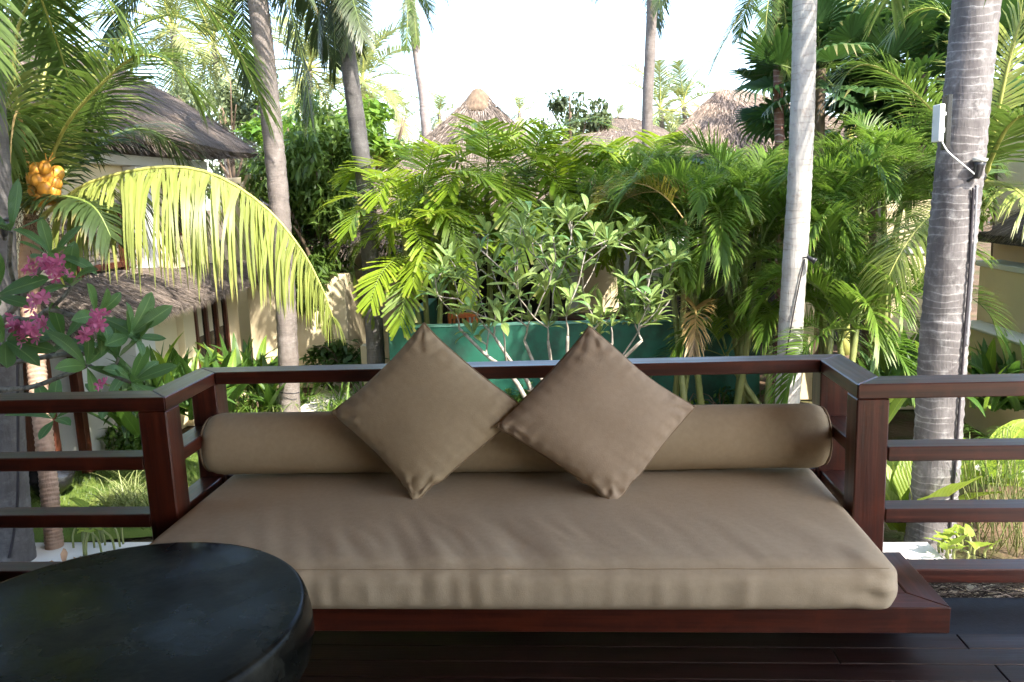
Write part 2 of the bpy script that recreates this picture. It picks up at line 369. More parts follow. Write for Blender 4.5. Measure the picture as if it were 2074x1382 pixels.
def board(name, lo, hi, mat, parent=None, bev=.004, seg=1):
    """a bevelled board from corner lo to corner hi; its mesh sits round its own middle"""
    lo, hi = np.array(lo, float), np.array(hi, float); c = (lo + hi) / 2
    bm = bmesh.new(); bmesh.ops.create_cube(bm, size=1); bmesh.ops.scale(bm, vec=tuple(hi - lo), verts=bm.verts)
    if bev: bmesh.ops.bevel(bm, geom=bm.edges[:], offset=bev, segments=seg, affect='EDGES', profile=.5)
    me = bpy.data.meshes.new(name); bm.to_mesh(me); bm.free(); me.materials.append(MATS[mat])
    return link(name, me, parent, loc=c)


def quadsheet(name, pts, mat, uvs=None):
    mb = MB(); mb.add(pts, [tuple(range(len(pts)))], uvs or [(p[0], p[1]) for p in pts]); return mb.mesh(name, mat, False)


def spline(pts, n):
    """n points on a smooth curve through pts"""
    P = [np.array(p, float) for p in pts]; k = len(P); out = []
    for i in range(n):
        t = i / (n - 1) * (k - 1); a = min(int(t), k - 2); f = t - a
        p0, p1, p2, p3 = P[max(a - 1, 0)], P[a], P[a + 1], P[min(a + 2, k - 1)]
        out.append(.5 * ((2 * p1) + (-p0 + p2) * f + (2 * p0 - 5 * p1 + 4 * p2 - p3) * f * f + (-p0 + 3 * p1 - 3 * p2 + p3) * f ** 3))
    return out


ORD = ['first', 'second', 'third', 'fourth', 'fifth', 'sixth', 'seventh', 'eighth', 'ninth', 'tenth', 'eleventh', 'twelfth', 'thirteenth', 'fourteenth', 'fifteenth', 'sixteenth']

# ------------------------------------------------------------------ leaf and frond shapes


def blade(L, W, droop=.5, fold=.25, n=7, prof='lance', seed=0, wave=0.):
    """one broad leaf along +X with a midrib fold, drooping under its weight"""
    mb = MB(); r = random.Random(seed); P = []; UV = []; x = z = 0.; a = 0.
    for i in range(n + 1):
        t = i / n
        if prof == 'lance': w = math.sin(math.pi * min(1, .06 + .94 * t) ** .8) ** .8
        elif prof == 'plum': w = max(0, math.sin(math.pi * min(1, t * .97 + .02) ** 1.35)) ** .75
        elif prof == 'taro': w = (1 - t) ** .62 * (1 if t > .02 else .8) * min(1, .55 + t * 3)
        else: w = min(1, .5 + t * 2.5) * (1 - t ** 3)
        if i == n: w = .0
        w *= W / 2
        wv = wave * W * math.sin(i * 2.3 + seed)
        up = fold * w
        P += [(x, -w, z + up + wv), (x, 0, z), (x, w, z + up - wv)]; UV += [(t, -1), (t, 0), (t, 1)]
        a -= droop * (.4 + 1.2 * t) / n; x += L / n * math.cos(a); z += L / n * math.sin(a)
    F = []
    for i in range(n):
        b = i * 3; F += [(b, b + 1, b + 4, b + 3), (b + 1, b + 2, b + 5, b + 4)]
    mb.add(P, F, UV); return mb


def frond_mb(curve, leaf_len, leaf_w, n=60, pet=.14, ang=(72, 28), droop=.5, vup=.15, blunt=False, seed=0, rr=.018, segs=3, jitter=.12, lenprof=None, side=(-1, 1), up=V3(0, 0, 1), ragged=0.):
    """a feather frond: a rachis along curve with hanging leaflets on both sides; materials 0 blade, 1 rachis"""
    r = random.Random(seed); mb = MB()
    cv = spline(curve, 26); seg = [np.linalg.norm(cv[i + 1] - cv[i]) for i in range(25)]; cum = np.concatenate([[0], np.cumsum(seg)]); tot = cum[-1]

    def at(t):
        d = t * tot; i = min(int(np.searchsorted(cum, d, side='right')) - 1, 24); f = (d - cum[i]) / max(seg[i], 1e-9)
        return cv[i] + (cv[i + 1] - cv[i]) * f, unit(cv[i + 1] - cv[i])
    mb.mi = 1
    mb.tube(cv, [rr * (1.5 if i < 2 else 1) * (1 - .85 * i / 25) for i in range(26)], 4)
    mb.mi = 0
    for k in range(n):
        t = pet + (1 - pet) * (k + .5) / n; tt = (k + .5) / n
        p, tg = at(min(t, .999))
        sd = unit(np.cross(tg, up)) if abs(tg @ up) < .97 else V3(0, 1, 0)
        nm = np.cross(sd, tg)
        ln = leaf_len * ((.45 + .55 * math.sin(math.pi * (.12 + .78 * tt))) if lenprof is None else lenprof(tt))
        a = R_(ang[0] + (ang[1] - ang[0]) * tt)
        for s_ in side:
            aa = a + r.uniform(-jitter, jitter); L = ln * r.uniform(.86, 1.1)
            if ragged and r.random() < ragged: L *= r.uniform(.35, .8)
            vv = vup + r.uniform(-jitter, jitter)
            d = unit(math.cos(aa) * tg + math.sin(aa) * (s_ * sd * math.cos(vv) + nm * math.sin(vv)))
            q = p.copy(); P = []; wv = unit(np.cross(d, nm)); wd = leaf_w * r.uniform(.85, 1.12)
            ws = (.55, 1, 1, 1.05) if blunt else (.6, 1, .72, .0)
            g = droop * r.uniform(.75, 1.25)
            for i in range(segs + 1):
                w = ws[min(3, int(round(i * 3 / segs)))] * wd / 2
                if i == segs and not blunt: P.append(q)
                else: P += [q - wv * w, q + wv * w]
                if i < segs:
                    q = q + d * L / segs; d = unit(d + V3(0, 0, -1) * g * (.35 + .65 * i / segs)); wv = unit(wv - (wv @ d) * d)
            F = []
            for i in range(segs):
                b = 2 * i
                if i == segs - 1 and not blunt: F.append((b, b + 1, b + 2))
                else: F.append((b, b + 1, b + 3, b + 2))
            ru = r.random(); U = []
            for i in range(segs + 1): U += [(ru, i / segs)] * (1 if (i == segs and not blunt) else 2)
            mb.add(P, F, U)
    return mb


def arc(L, e0, drop, n=7, p=1.35, bend=0.):
    """rachis curve along +X leaving at e0 degrees and bending down by drop degrees"""
    pts = [V3(0, 0, 0)]; x = y = z = 0.
    for i in range(n):
        t = (i + .5) / n; e = R_(e0 - drop * t ** p); h = bend * t
        x += L / n * math.cos(e) * math.cos(h); y += L / n * math.cos(e) * math.sin(h); z += L / n * math.sin(e); pts.append(V3(x, y, z))
    return pts


def fan_mb(Rd=.75, pet=.8, n=26, spread=300, seed=0, droop=.25, cup=.25):
    """a fan leaf: stalk along +X, pleated blade split into segments"""
    r = random.Random(seed); mb = MB(); mb.mi = 1
    mb.tube([V3(0, 0, 0), V3(pet * .5, 0, .05), V3(pet, 0, 0)], [.014, .011, .009], 4); mb.mi = 0
    hub = V3(pet, 0, 0)
    for k in range(n):
        a = R_(-spread / 2 + spread * (k + .5) / n); da = R_(spread / n) * .5
        L = Rd * (1 - .18 * abs(a) / math.pi) * r.uniform(.9, 1.05); d = V3(math.cos(a), math.sin(a), cup * math.cos(a * .5)); s_ = V3(-math.sin(a), math.cos(a), 0)
        w1 = math.tan(da) * L * .62; _q = r.random()
        p1 = hub + d * L * .62; p2 = hub + d * L * .85 + V3(0, 0, -droop * L * .18); p3 = hub + d * L + V3(0, 0, -droop * L * r.uniform(.3, .7))
        mb.add([hub, p1 - s_ * w1, p1 + V3(0, 0, .035 * Rd), p1 + s_ * w1, p2 - s_ * w1 * .55, p2 + s_ * w1 * .55, p3], [(0, 1, 2), (0, 2, 3), (1, 4, 2), (2, 4, 5), (2, 5, 3), (4, 6, 5)], [(_q, 0)] + [(_q, .6)] * 3 + [(_q, .8)] * 2 + [(_q, 1)])
    return mb


COCO = {}
for e in (80, 55, 30, 5, -20, -45, -70):
    for k in range(2):
        COCO[(e, k)] = frond_mb(arc(3.3, e, 95 if e > 30 else (80 if e > -10 else 55 if e > -40 else 22), bend=.15 * (k * 2 - 1)), .74, .031, n=86, droop=.42 if e > 0 else .6,
                                vup=.2, seed=e + k * 7 + 99, rr=.028)
COCO_ME = {(k, m): COCO[k].mesh('frond', [m, rc]) for k in COCO for m, rc in (('coco', 'rachis'), ('coco_dark', 'rachis_green'), ('coco_yellow', 'rachis'))}
COCOF = {}
for e in (80, 55, 28, 0, -28, -58):
    for k in range(2):
        COCOF[(e, k)] = frond_mb(arc(3.3, e, 80 if e > 0 else 50, bend=.2 * (k * 2 - 1)), .85, .085, n=34, droop=.5, vup=.15, seed=e + k + 200, rr=.04, segs=2).mesh('frond', ['coco_far', 'rachis'])
ARECA = {}
for e in (78, 58, 38, 18, -8):
    for k in range(2):
        ARECA[(e, k)] = frond_mb(arc(1.85, e, 125 if e > 30 else 100, bend=.25 * (k * 2 - 1), p=1.7), .52, .025, n=50, pet=.22, ang=(60, 20), droop=.42, vup=.75, segs=4, seed=e + 300 + k, rr=.013)
ARECA_ME = {(k, m): ARECA[k].mesh('frond', [m, rc]) for k in ARECA for m, rc in (('areca', 'rachis_green'), ('areca_yellow', 'rachis_dry'), ('areca_tan', 'rachis_dry'))}
MACA_ME = {}
for e in (72, 48, 25, 5, -18):
    for k in range(2):
        MACA_ME[(e, k)] = frond_mb(arc(1.55, e, 95 if e > 30 else 78, bend=.3 * (k * 2 - 1), p=1.3), .50, .040, n=21, pet=.2, ang=(66, 26), droop=.22, vup=.12, seed=e + 400 + k, rr=.013, blunt=True).mesh('frond', ['macarthur', 'rachis_green'])
FAN_ME = [fan_mb(seed=k, droop=.15 + .25 * (k % 3), cup=.15 + .1 * k).mesh('fan_leaf', ['fanleaf', 'rachis_green']) for k in range(5)]
PLUM_ME = [blade(.30, .095, d, .25, 8, 'plum', seed=k).mesh('leaf', 'plum_leaf') for k, d in enumerate((.2, .6, 1.0, -.2))]
PLUMC_MB = [blade(.27, .075, d, .3, 6, 'plum', seed=k + 9) for k, d in enumerate((.3, .8, 1.2, .0))]
PLUMC_ME = [b.mesh('leaf', m) for b, m in zip(PLUMC_MB, ('plum_leaf_pale', 'plum_leaf_pale', 'plum_leaf', 'plum_leaf_pale'))]
STRAP_ME = [blade(.85, .13, d, .3, 9, 'lance', seed=k + 20).mesh('leaf', m) for k, (d, m) in enumerate(((.5, 'strap'), (1.0, 'strap'), (1.5, 'strap'), (.7, 'strap_bright'), (.15, 'strap')))]
NARROW_ME = [blade(.75, .035, d, .3, 8, 'strap', seed=k + 40).mesh('leaf', m) for k, (d, m) in enumerate(((.8, 'grassy'), (1.5, 'grassy'), (2.2, 'grassy'), (1.2, 'grassy')))]
TARO_ME = [blade(.62, .48, d, .22, 9, 'taro', seed=k + 60, wave=.03).mesh('leaf', 'taro') for k, d in enumerate((.5, .9, .2))]
BIG_ME = [blade(.95, .34, d, .3, 10, 'lance', seed=k + 70, wave=.03).mesh('leaf', 'taro') for k, d in enumerate((.5, .9, .25))]


def trunk_mb(path, r0, r1, n=16, k=90, ripple=.03, flare=.35, seed=0, ringgap=.12):
    r = random.Random(seed); cv = spline(path, k); L = sum(np.linalg.norm(cv[i + 1] - cv[i]) for i in range(k - 1)); mb = MB(); rad = []
    for i in range(k):
        t = i / (k - 1); d = t * L
        rad.append((r0 + (r1 - r0) * t) * (1 + flare * math.exp(-d / .45) + ripple * (((d / ringgap) % 1) - .5) + r.uniform(-.012, .012)))
    mb.tube(cv, rad, n); return mb, cv


def palm(name, label, cat, path, r0, r1, tmat, group=None, **k):
    base = np.array(path[0], float); t = thing(name, label, cat, base, group)
    mb, cv = trunk_mb(path, r0, r1, **k); link('trunk', mb.mesh('trunk', tmat), t)
    return t, np.array(cv[-1])


def crown(t, top, lib, specs, scale=1., part='frond', mats=None, roll=.15):
    """fronds of one palm: specs lists (mesh key, azimuth in degrees, scale)"""
    for key, az, sc in specs:
        link(part, lib[key], t, loc=top, rot=Euler((rnd.uniform(-roll, roll), 0, R_(az)), 'XYZ'), scale=scale * sc)


def full_crown(t, top, lib, keys, n, scale=1., seed=0, azr=(0, 360), mat=None):
    r = random.Random(seed); ke = sorted({k[0] for k in keys})
    for i in range(n):
        az = azr[0] + (azr[1] - azr[0]) * ((i * .381966) % 1) + r.uniform(-12, 12)
        e = ke[min(len(ke) - 1, int((1 - i / max(1, n - 1)) * len(ke)))]
        key = (e, r.randrange(2))
        link('frond', lib[(key, mat)] if mat else lib[key], t, loc=np.array(top) + V3(r.uniform(-.06, .06), r.uniform(-.06, .06), r.uniform(-.08, .05)) * scale,
             rot=Euler((r.uniform(-.2, .2), 0, R_(az)), 'XYZ'), scale=scale * r.uniform(.85, 1.1))


def rosette(name, label, cat, loc, meshes, n, el=(25, 85), scale=1., seed=0, group=None, spread=.06, azr=(0, 360), stalk=None):
    r = random.Random(seed); t = thing(name, label, cat, loc, group)
    for i in range(n):
        az = azr[0] + (azr[1] - azr[0]) * ((i * .381966 + .1) % 1) + r.uniform(-20, 20); e = el[0] + (el[1] - el[0]) * r.random()
        p = np.array(loc, float) + V3(r.uniform(-spread, spread), r.uniform(-spread, spread), r.uniform(0, .02))
        if stalk:
            h = stalk * r.uniform(.6, 1.2); q = p + V3(math.cos(R_(az)) * h * .35, math.sin(R_(az)) * h * .35, h)
            mb = MB(); mb.tube(spline([p, (p + q) / 2 + V3(-.03 * math.cos(R_(az)), -.03 * math.sin(R_(az)), .03), q], 6), .011, 5); link('stalk', mb.mesh('stalk', 'cane'), t); p = q
        link('leaf', meshes[r.randrange(len(meshes))], t, loc=p, rot=Euler((r.uniform(-.3, .3), -R_(e), R_(az)), 'XYZ'), scale=scale * r.uniform(.75, 1.12))
    return t


def leafcloud(mb, centre, rx, ry, rz, n, size, seed, droop=.3, clumps=14, thin=.42):
    """leaf-sized faces gathered in clumps through a crown's volume"""
    r = random.Random(seed); cs = []
    for _ in range(clumps):
        while True:
            p = V3(r.uniform(-1, 1), r.uniform(-1, 1), r.uniform(-1, 1))
            if p @ p < 1: break
        cs.append((p * .85, r.uniform(.22, .5)))
    for i in range(n):
        c, w = cs[r.randrange(clumps)]
        d = unit(V3(r.gauss(0, 1), r.gauss(0, 1), r.gauss(0, 1))) * w * r.random() ** .4
        p = np.array(centre) + (c + d) * V3(rx, ry, rz)
        az = r.uniform(0, 2 * math.pi); e = r.uniform(-1.1, .5) - droop
        a = V3(math.cos(az) * math.cos(e), math.sin(az) * math.cos(e), math.sin(e)); b = unit(np.cross(a, V3(r.uniform(-.5, .5), r.uniform(-.5, .5), 1)))
        L = size * r.uniform(.6, 1.3); W = L * thin * .5
        ru = r.random(); mb.add([p, p + a * L * .45 - b * W, p + a * L, p + a * L * .45 + b * W], [(0, 1, 2, 3)], [(ru, .2)] * 4)


def broadtree(label, base, h, rx, ry, rz, n, size, mat, seed, group=None, droop=.3, thin=.42, clumps=16, name='leafy_tree', trunkr=.12):
    base = np.array(base, float); t = thing(name, label, 'tree', base, group); r = random.Random(seed)
    mb = MB(); top = base + V3(r.uniform(-.2, .2), 0, h)
    mb.tube(spline([base, base + V3(.1, 0, h * .4), base + V3(-.05, .1, h * .75), top], 10), [trunkr * (1 - .07 * i) for i in range(10)], 8)
    for k in range(5):
        az = r.uniform(0, 6.3); s0 = base + V3(0, 0, h * r.uniform(.45, .8)); e = top + V3(math.cos(az) * rx * .6, math.sin(az) * ry * .6, r.uniform(-.3, .6) * rz)
        mb.tube(spline([s0, (s0 + e) / 2 + V3(0, 0, .2), e], 6), [trunkr * .45 * (1 - .14 * i) for i in range(6)], 5)
    link('trunk', mb.mesh('trunk', 'bark_brown'), t)
    mb = MB(); leafcloud(mb, top, rx, ry, rz, n, size, seed, droop, clumps, thin); link('crown', mb.mesh('crown', mat), t)
    return t


# ================================================================== THE SETTING
mb = MB(); N = 60
gp = []
for i in range(N + 1):
    for j in range(N + 1):
        x = -1 + 2 * i / N; y = -1 + 2 * j / N
        X = math.copysign(abs(x) ** 3, x) * 900; Y = math.copysign(abs(y) ** 3, y) * 900 + 12
        gp.append((X, Y, .05 * mnoise.noise((X * .4, Y * .4, 0)) - .03))
mb.add(gp, [(i * (N + 1) + j, (i + 1) * (N + 1) + j, (i + 1) * (N + 1) + j + 1, i * (N + 1) + j + 1) for i in range(N) for j in range(N)])
struct('ground', mb.mesh('ground', 'soil'))
pts = [(-9, 7.9), (-7.2, 7.6), (-5.2, 7.7), (-3.6, 8.0), (-3.4, 9.4), (-4.4, 10.6), (-6.3, 10.9), (-9, 10.9)]
struct('lawn', quadsheet('lawn', [(x, y, .035) for x, y in pts], 'lawn'))
# pale garden path: slabs of its own
pth = thing('path', 'pale', 'path'); del pth['label'], pth['category']; pth['kind'] = 'structure'; pth.name = 'garden_path'; OFF['garden_path'] = np.zeros(3)
for k in range(15):
    y0 = 9.2 + k * .62; xc = -3.55 - .085 * (y0 - 9.2) - .006 * (y0 - 9.2) ** 2
    board('paving_slab', (xc - .62, y0, .02), (xc + .62, y0 + .605, .10 + rnd.uniform(-.004, .004)), 'paving', pth, .006)
for k in range(7):
    x0 = 3.2 + k * .62
    board('paving_slab', (x0, 9.3, .02), (x0 + .605, 10.2, .10 + rnd.uniform(-.004, .004)), 'paving', pth, .006)
struct('bounce_paving', (lambda m: (m.box((6.3, 1.6, .03), (5.6, 9.6, .12)), m.mesh('bounce_paving', 'paving', False))[1])(MB()))  # unseen paving, added to bounce sunlight from the right onto the terrace
kb = thing('kerb_wall', 'low white rendered kerb round the planting bed below the terrace', 'kerb')
board('coping', PZ(1800, 1190, .25) * V3(1, 1, 0) + V3(-.9, -.2, .0), PZ(1990, 1150, .25) * V3(1, 1, 0) + V3(-.25, .45, .28), 'plaster_white', kb, .01)
board('coping', (-6.8, 6.5, 0), (-3.3, 7.62, .07), 'plaster_white', kb, .01)
mb = MB(); r = random.Random(5)
for k in range(9000):                                   # lawn blades where the grass shows between the rails
    x = r.uniform(-8, -3.7); y = r.uniform(8, 10.8); a = r.uniform(0, 6.3); h = r.uniform(.02, .055)
    mb.add([(x, y, .035), (x + .008 * math.cos(a), y + .008 * math.sin(a), .035), (x + .03 * math.cos(a + 1), y + .03 * math.sin(a + 1), .035 + h)], [(0, 1, 2)])
g = link('lawn_grass', mb.mesh('lawn_grass', 'grassy')); g['kind'] = 'stuff'; tag(g, 'short green lawn grass seen between the left rails', 'grass')

# ------------------------------------------------------------------ our own terrace (roof and walls stand behind and above the camera)
DZ = 2.09
struct('ceiling', (lambda m: (m.box((-1.2, .8, 5.12), (9.2, 8.8, .16)), m.mesh('ceiling', 'ceiling_wood', False))[1])(MB()))
struct('wall_behind', (lambda m: (m.box((-.9, -3.3, 3.5), (9.4, .2, 3.1)), m.mesh('wall_behind', 'deckZ', False))[1])(MB()))
struct('wall_left', (lambda m: (m.box((-2.32, -.38, 3.5), (.2, 5.8, 3.1)), m.mesh('wall_left', 'deckZ', False))[1])(MB()))
struct('terrace_base', (lambda m: (m.box((-.9, -.175, 1.0), (9.4, 6.05, 2.02)), m.mesh('terrace_base', 'plaster', False))[1])(MB()))
deck = bpy.data.objects.new('deck_floor', None); C.objects.link(deck); deck['kind'] = 'structure'; OFF[deck.name] = np.zeros(3)
for k in range(26):
    y1 = 2.318 - k * .082; xs = [-3.9, -1.9 + .37 * (k % 3), .35 + .9 * ((k * 7) % 5) / 5, 2.2 + .3 * (k % 2), 3.75]
    if k == 0: xs = [-3.9, -1.2, 1.09, 2.6, 3.75]
    if k == 2: xs = [-3.9, -1.7, 1.12, 2.9, 3.75]
    for a, b in zip(xs[:-1], xs[1:]):
        board('plank', (a + .0015, y1 - .079, DZ - .03), (b - .0015, y1, DZ + rnd.uniform(-.0008, .0008)), 'deckX', deck, .002)
struct('slate_edging', (lambda m: (m.box((-.1, 2.44, DZ - .05), (7.6, .23, .08)), m.mesh('slate_edging', 'slate', False))[1])(MB()))
mb = MB(); r = random.Random(8)
for k in range(3200):                                   # dry fibre thatch below the lowest rail
    x = r.uniform(.98, 2.6); y = r.uniform(2.575, 2.80); a = r.gauss(0, .9); L = r.uniform(.05, .16); z = r.uniform(2.015, 2.10)
    p = V3(x, y, z); d = V3(math.sin(a), -.3 * r.random(), r.uniform(-.4, .4)); q = p + d * L; m = (p + q) / 2 + V3(0, 0, r.uniform(0, .02)); w = V3(0, .0, .0016)
    mb.add([p - w, p + w, m + w, m - w, q], [(0, 1, 2, 3), (3, 2, 4)], [(r.random(), 0)] * 5)
g = link('dry_fibre', mb.mesh('dry_fibre', 'straw_grey')); g['kind'] = 'stuff'; tag(g, 'tangle of dry grey palm fibre under the lowest right rail', 'fibre')

# ------------------------------------------------------------------ balcony railing
ZT, SP, TH, XL, XR, WR, YF, YB = 2.7943, .2026, .0464, -1.3446, .8554, .1005, 2.528, 3.0106
rail = thing('balcony_railing', 'dark red-brown timber balcony railing wrapping round the daybed nook', 'railing', (0, 2.7, DZ))
GAP = .0012
# top rails are wide flat boards with mitred corners; lower rails sit between the posts
def flat(name, poly, z0, z1, mat, parent, bev=.003):
    bm = bmesh.new(); vs = [bm.verts.new((x, y, z0)) for x, y in poly]; f = bm.faces.new(vs); ret = bmesh.ops.extrude_face_region(bm, geom=[f])
    bmesh.ops.translate(bm, vec=(0, 0, z1 - z0), verts=[e for e in ret['geom'] if isinstance(e, bmesh.types.BMVert)])
    bmesh.ops.recalc_face_normals(bm, faces=bm.faces[:]); bmesh.ops.bevel(bm, geom=bm.edges[:], offset=bev, segments=1, affect='EDGES')
    me = bpy.data.meshes.new(name); bm.to_mesh(me); bm.free(); me.materials.append(MATS[mat]); return link(name, me, parent)
w2 = .110
xl, xr = XL - WR, XR + WR
g_ = GAP
flat('top_rail', [(-2.215, YF), (XL - g_, YF), (xl - g_, YF + w2), (-2.215, YF + w2)], ZT - TH, ZT, 'woodX', rail)
flat('top_rail', [(XL, YF + g_), (XL, YB - WR - g_), (xl, YB - g_), (xl, YF + w2 + g_)], ZT - TH, ZT, 'woodY', rail)
flat('top_rail', [(XL + g_, YB - WR), (XR - g_, YB - WR), (xr - g_, YB), (xl + g_, YB)], ZT - TH, ZT, 'woodX', rail)
flat('top_rail', [(XR, YF + g_), (xr, YF + w2 + g_), (xr, YB - g_), (XR, YB - WR - g_)], ZT - TH, ZT, 'woodY', rail)
flat('top_rail', [(XR + g_, YF), (3.7, YF), (3.7, YF + w2), (xr + g_, YF + w2)], ZT - TH, ZT, 'woodX', rail)
for x in (xl + .001, XR + .001):
    board('post', (x, YF + .003, 2.02), (x + WR - .003, YF + .10, ZT - TH - .001), 'woodZ', rail, .004)
    board('post', (x, YB - .10, 2.02), (x + WR - .003, YB - .003, ZT - TH - .001), 'woodZ', rail, .004)
board('post', (3.6, YF + .003, 2.02), (3.7, YF + .10, ZT - TH - .001), 'woodZ', rail, .004)
for k in (1, 2, 3):
    z1 = ZT - k * SP; z0 = z1 - TH
    board('rail', (-2.214, YF + .006, z0), (xl - .001, YF + .085, z1), 'woodX', rail, .003)
    board('rail', (xr + .001, YF + .006, z0), (3.59, YF + .085, z1), 'woodX', rail, .003)
    board('rail', (xl + .008, YF + .101, z0), (XL - .010, YB - .101, z1), 'woodY', rail, .003)
    board('rail', (XR + .010, YF + .101, z0), (xr - .008, YB - .101, z1), 'woodY', rail, .003)
    if k < 3: board('rail', (XL + .002, YB - .088, z0), (XR - .002, YB - .010, z1), 'woodX', rail, .003)

# ------------------------------------------------------------------ daybed base, mattress, bolster, cushions, table
PT, PB = 2.2513, 2.1735
bed = thing('daybed_base', 'dark timber daybed platform with slatted top under the long mattress', 'daybed', (-.25, 2.6, DZ))
xa, xb, ya = -1.4925, 1.0033, 2.1665
FB = .085
flat('frame_board', [(xa, ya), (xb, ya), (xb - FB, ya + FB), (xa + FB, ya + FB)], PB, PT, 'woodX', bed)
flat('frame_board', [(xb, ya + g_), (xb, YF - .002), (xb - FB, YF - .002), (xb - FB, ya + FB + g_)], PB, PT, 'woodY', bed)
flat('frame_board', [(xa, ya + g_), (xa + FB, ya + FB + g_), (xa + FB, YF - .002), (xa, YF - .002)], PB, PT, 'woodY', bed)
for k in range(10):
    y0 = ya + FB + .003 + k * .071
    a, b = (xa + FB + .002, xb - FB - .002) if y0 + .066 < YF else (XL + .003, XR - .003)
    board('slat', (a, y0, PT - .03), (b, y0 + .064, PT - .002), 'woodX', bed, .002)
for x in (-1.25, -.25, .72):
    board('leg', (x, ya + .42, DZ - .04), (x + .1, ya + .52, PB - .0005), 'woodZ', bed, .003)


def roundbox(lo, hi, rad, cuts, fn, name, mat, rc=None):
    """soft block: rounded edges (rad) and rounder upright corners (rc), then shaped by fn"""
    lo, hi = np.array(lo, float), np.array(hi, float); c = (lo + hi) / 2; h = (hi - lo) / 2; rc = rc or rad
    mb = MB(); idx = {}; verts = []
    nx, ny, nz = cuts

    def vert(i, j, k):
        key = (i, j, k)
        if key in idx: return idx[key]
        q = V3((i / nx * 2 - 1) * h[0], (j / ny * 2 - 1) * h[1], (k / nz * 2 - 1) * h[2])
        i2 = np.clip(q, -h + V3(rc, rc, rad), h - V3(rc, rc, rad)); d = q - i2
        L2 = math.hypot(d[0], d[1])
        hor = V3(d[0], d[1], 0) / max(L2, 1e-9) if L2 > 1e-9 else V3(0, 0, 0)
        a = max(abs(d[0]), abs(d[1])) / rc; b = abs(d[2]) / rad       # 0..1 in the rim
        m = max(a, b)
        n2 = math.hypot(a, b)
        if n2 > 1e-9: a, b = a / n2 * m, b / n2 * m
        p = i2 + hor * a * rc + V3(0, 0, math.copysign(b * rad, d[2]) if d[2] else 0)
        verts.append(fn(p + c, (i / nx * 2 - 1, j / ny * 2 - 1, k / nz * 2 - 1))); idx[key] = len(verts) - 1
        return idx[key]
    F = []
    for i in range(nx):
        for j in range(ny):
            F.append((vert(i, j, 0), vert(i, j + 1, 0), vert(i + 1, j + 1, 0), vert(i + 1, j, 0))); F.append((vert(i, j, nz), vert(i + 1, j, nz), vert(i + 1, j + 1, nz), vert(i, j + 1, nz)))
    for i in range(nx):
        for k in range(nz):
            F.append((vert(i, 0, k), vert(i + 1, 0, k), vert(i + 1, 0, k + 1), vert(i, 0, k + 1))); F.append((vert(i, ny, k), vert(i, ny, k + 1), vert(i + 1, ny, k + 1), vert(i + 1, ny, k)))
    for j in range(ny):
        for k in range(nz):
            F.append((vert(0, j, k), vert(0, j, k + 1), vert(0, j + 1, k + 1), vert(0, j + 1, k))); F.append((vert(nx, j, k), vert(nx, j + 1, k), vert(nx, j + 1, k + 1), vert(nx, j, k + 1)))
    mb.add(verts, F); return mb.mesh(name, mat)


MLO, MHI = V3(-1.338, 2.108, PT + .003), V3(.852, 2.985, 2.398)


def mshape(p, q):
    x, y, z = p; i, j, k = q
    top = max(0, k)
    z += .026 * top * max(0, 1 - abs(i) ** 5) * max(0, 1 - abs(j) ** 4)
    # soft creases near the front edge and down the front face, stronger left of the middle
    fr = math.exp(-((y - MLO[1]) / .30) ** 2) * (1 if y > MLO[1] + .0 else 1)
    wl = .35 + .65 * math.exp(-((x + .45) / .45) ** 2)
    cr = mnoise.noise((x * 9 + y * 5, y * 2.2, 3.1)) + .5 * mnoise.noise((x * 21 + y * 9, y * 3, 1.7))
    z += top * .010 * cr * fr * wl + top * .0035 * wl * mnoise.noise((x * 34 + y * 26, y * 6, 7.7)) * math.exp(-((y - MLO[1] - .12) / .16) ** 2)
    if j < -.98: y += -.010 * (1 - k * k) * (1 - abs(i) ** 6) + .006 * mnoise.noise((x * 13, z * 5, .4)) * wl + .007 * mnoise.noise((x * 26, z * 5, 9)) * (1 - k * k) * (.4 + .6 * wl)
    cnr = math.exp(-((x - .85) / .16) ** 2) * math.exp(-((y - MLO[1]) / .12) ** 2)
    y -= .005 * cnr * (math.sin(z * 95 + x * 31) + mnoise.noise((x * 20, z * 40, 2))) * (1 if j < -.9 else .2); z += .004 * cnr * math.sin(x * 60) * top
    z += .004 * mnoise.noise((x * 1.7, y * 2.5, 5.5)) * top - .004 * max(0, -k) * (1 if j < -.9 else 0) * abs(i) ** 3 * -1
    return (x, y, z)


mat_o = tag(link('mattress', roundbox(MLO, MHI, .046, (190, 60, 14), mshape, 'mattress', 'fabric', rc=.055)), 'long beige canvas mattress filling the daybed nook', 'mattress')
mb = MB(); path = []
for k in range(120):
    x = -1.30 + 2.112 * k / 119; i = (x - (MLO[0] + MHI[0]) / 2) / ((MHI[0] - MLO[0]) / 2)
    z = 2.3935 + .0012 * mnoise.noise((x * 12, 0, 4)); path.append((x, MLO[1] + .0015 + .0015 * mnoise.noise((x * 15, 2, 4)), z))
mb.tube(path, .0013, 5); link('seam', mb.mesh('seam', 'fabric_bolster'), mat_o)

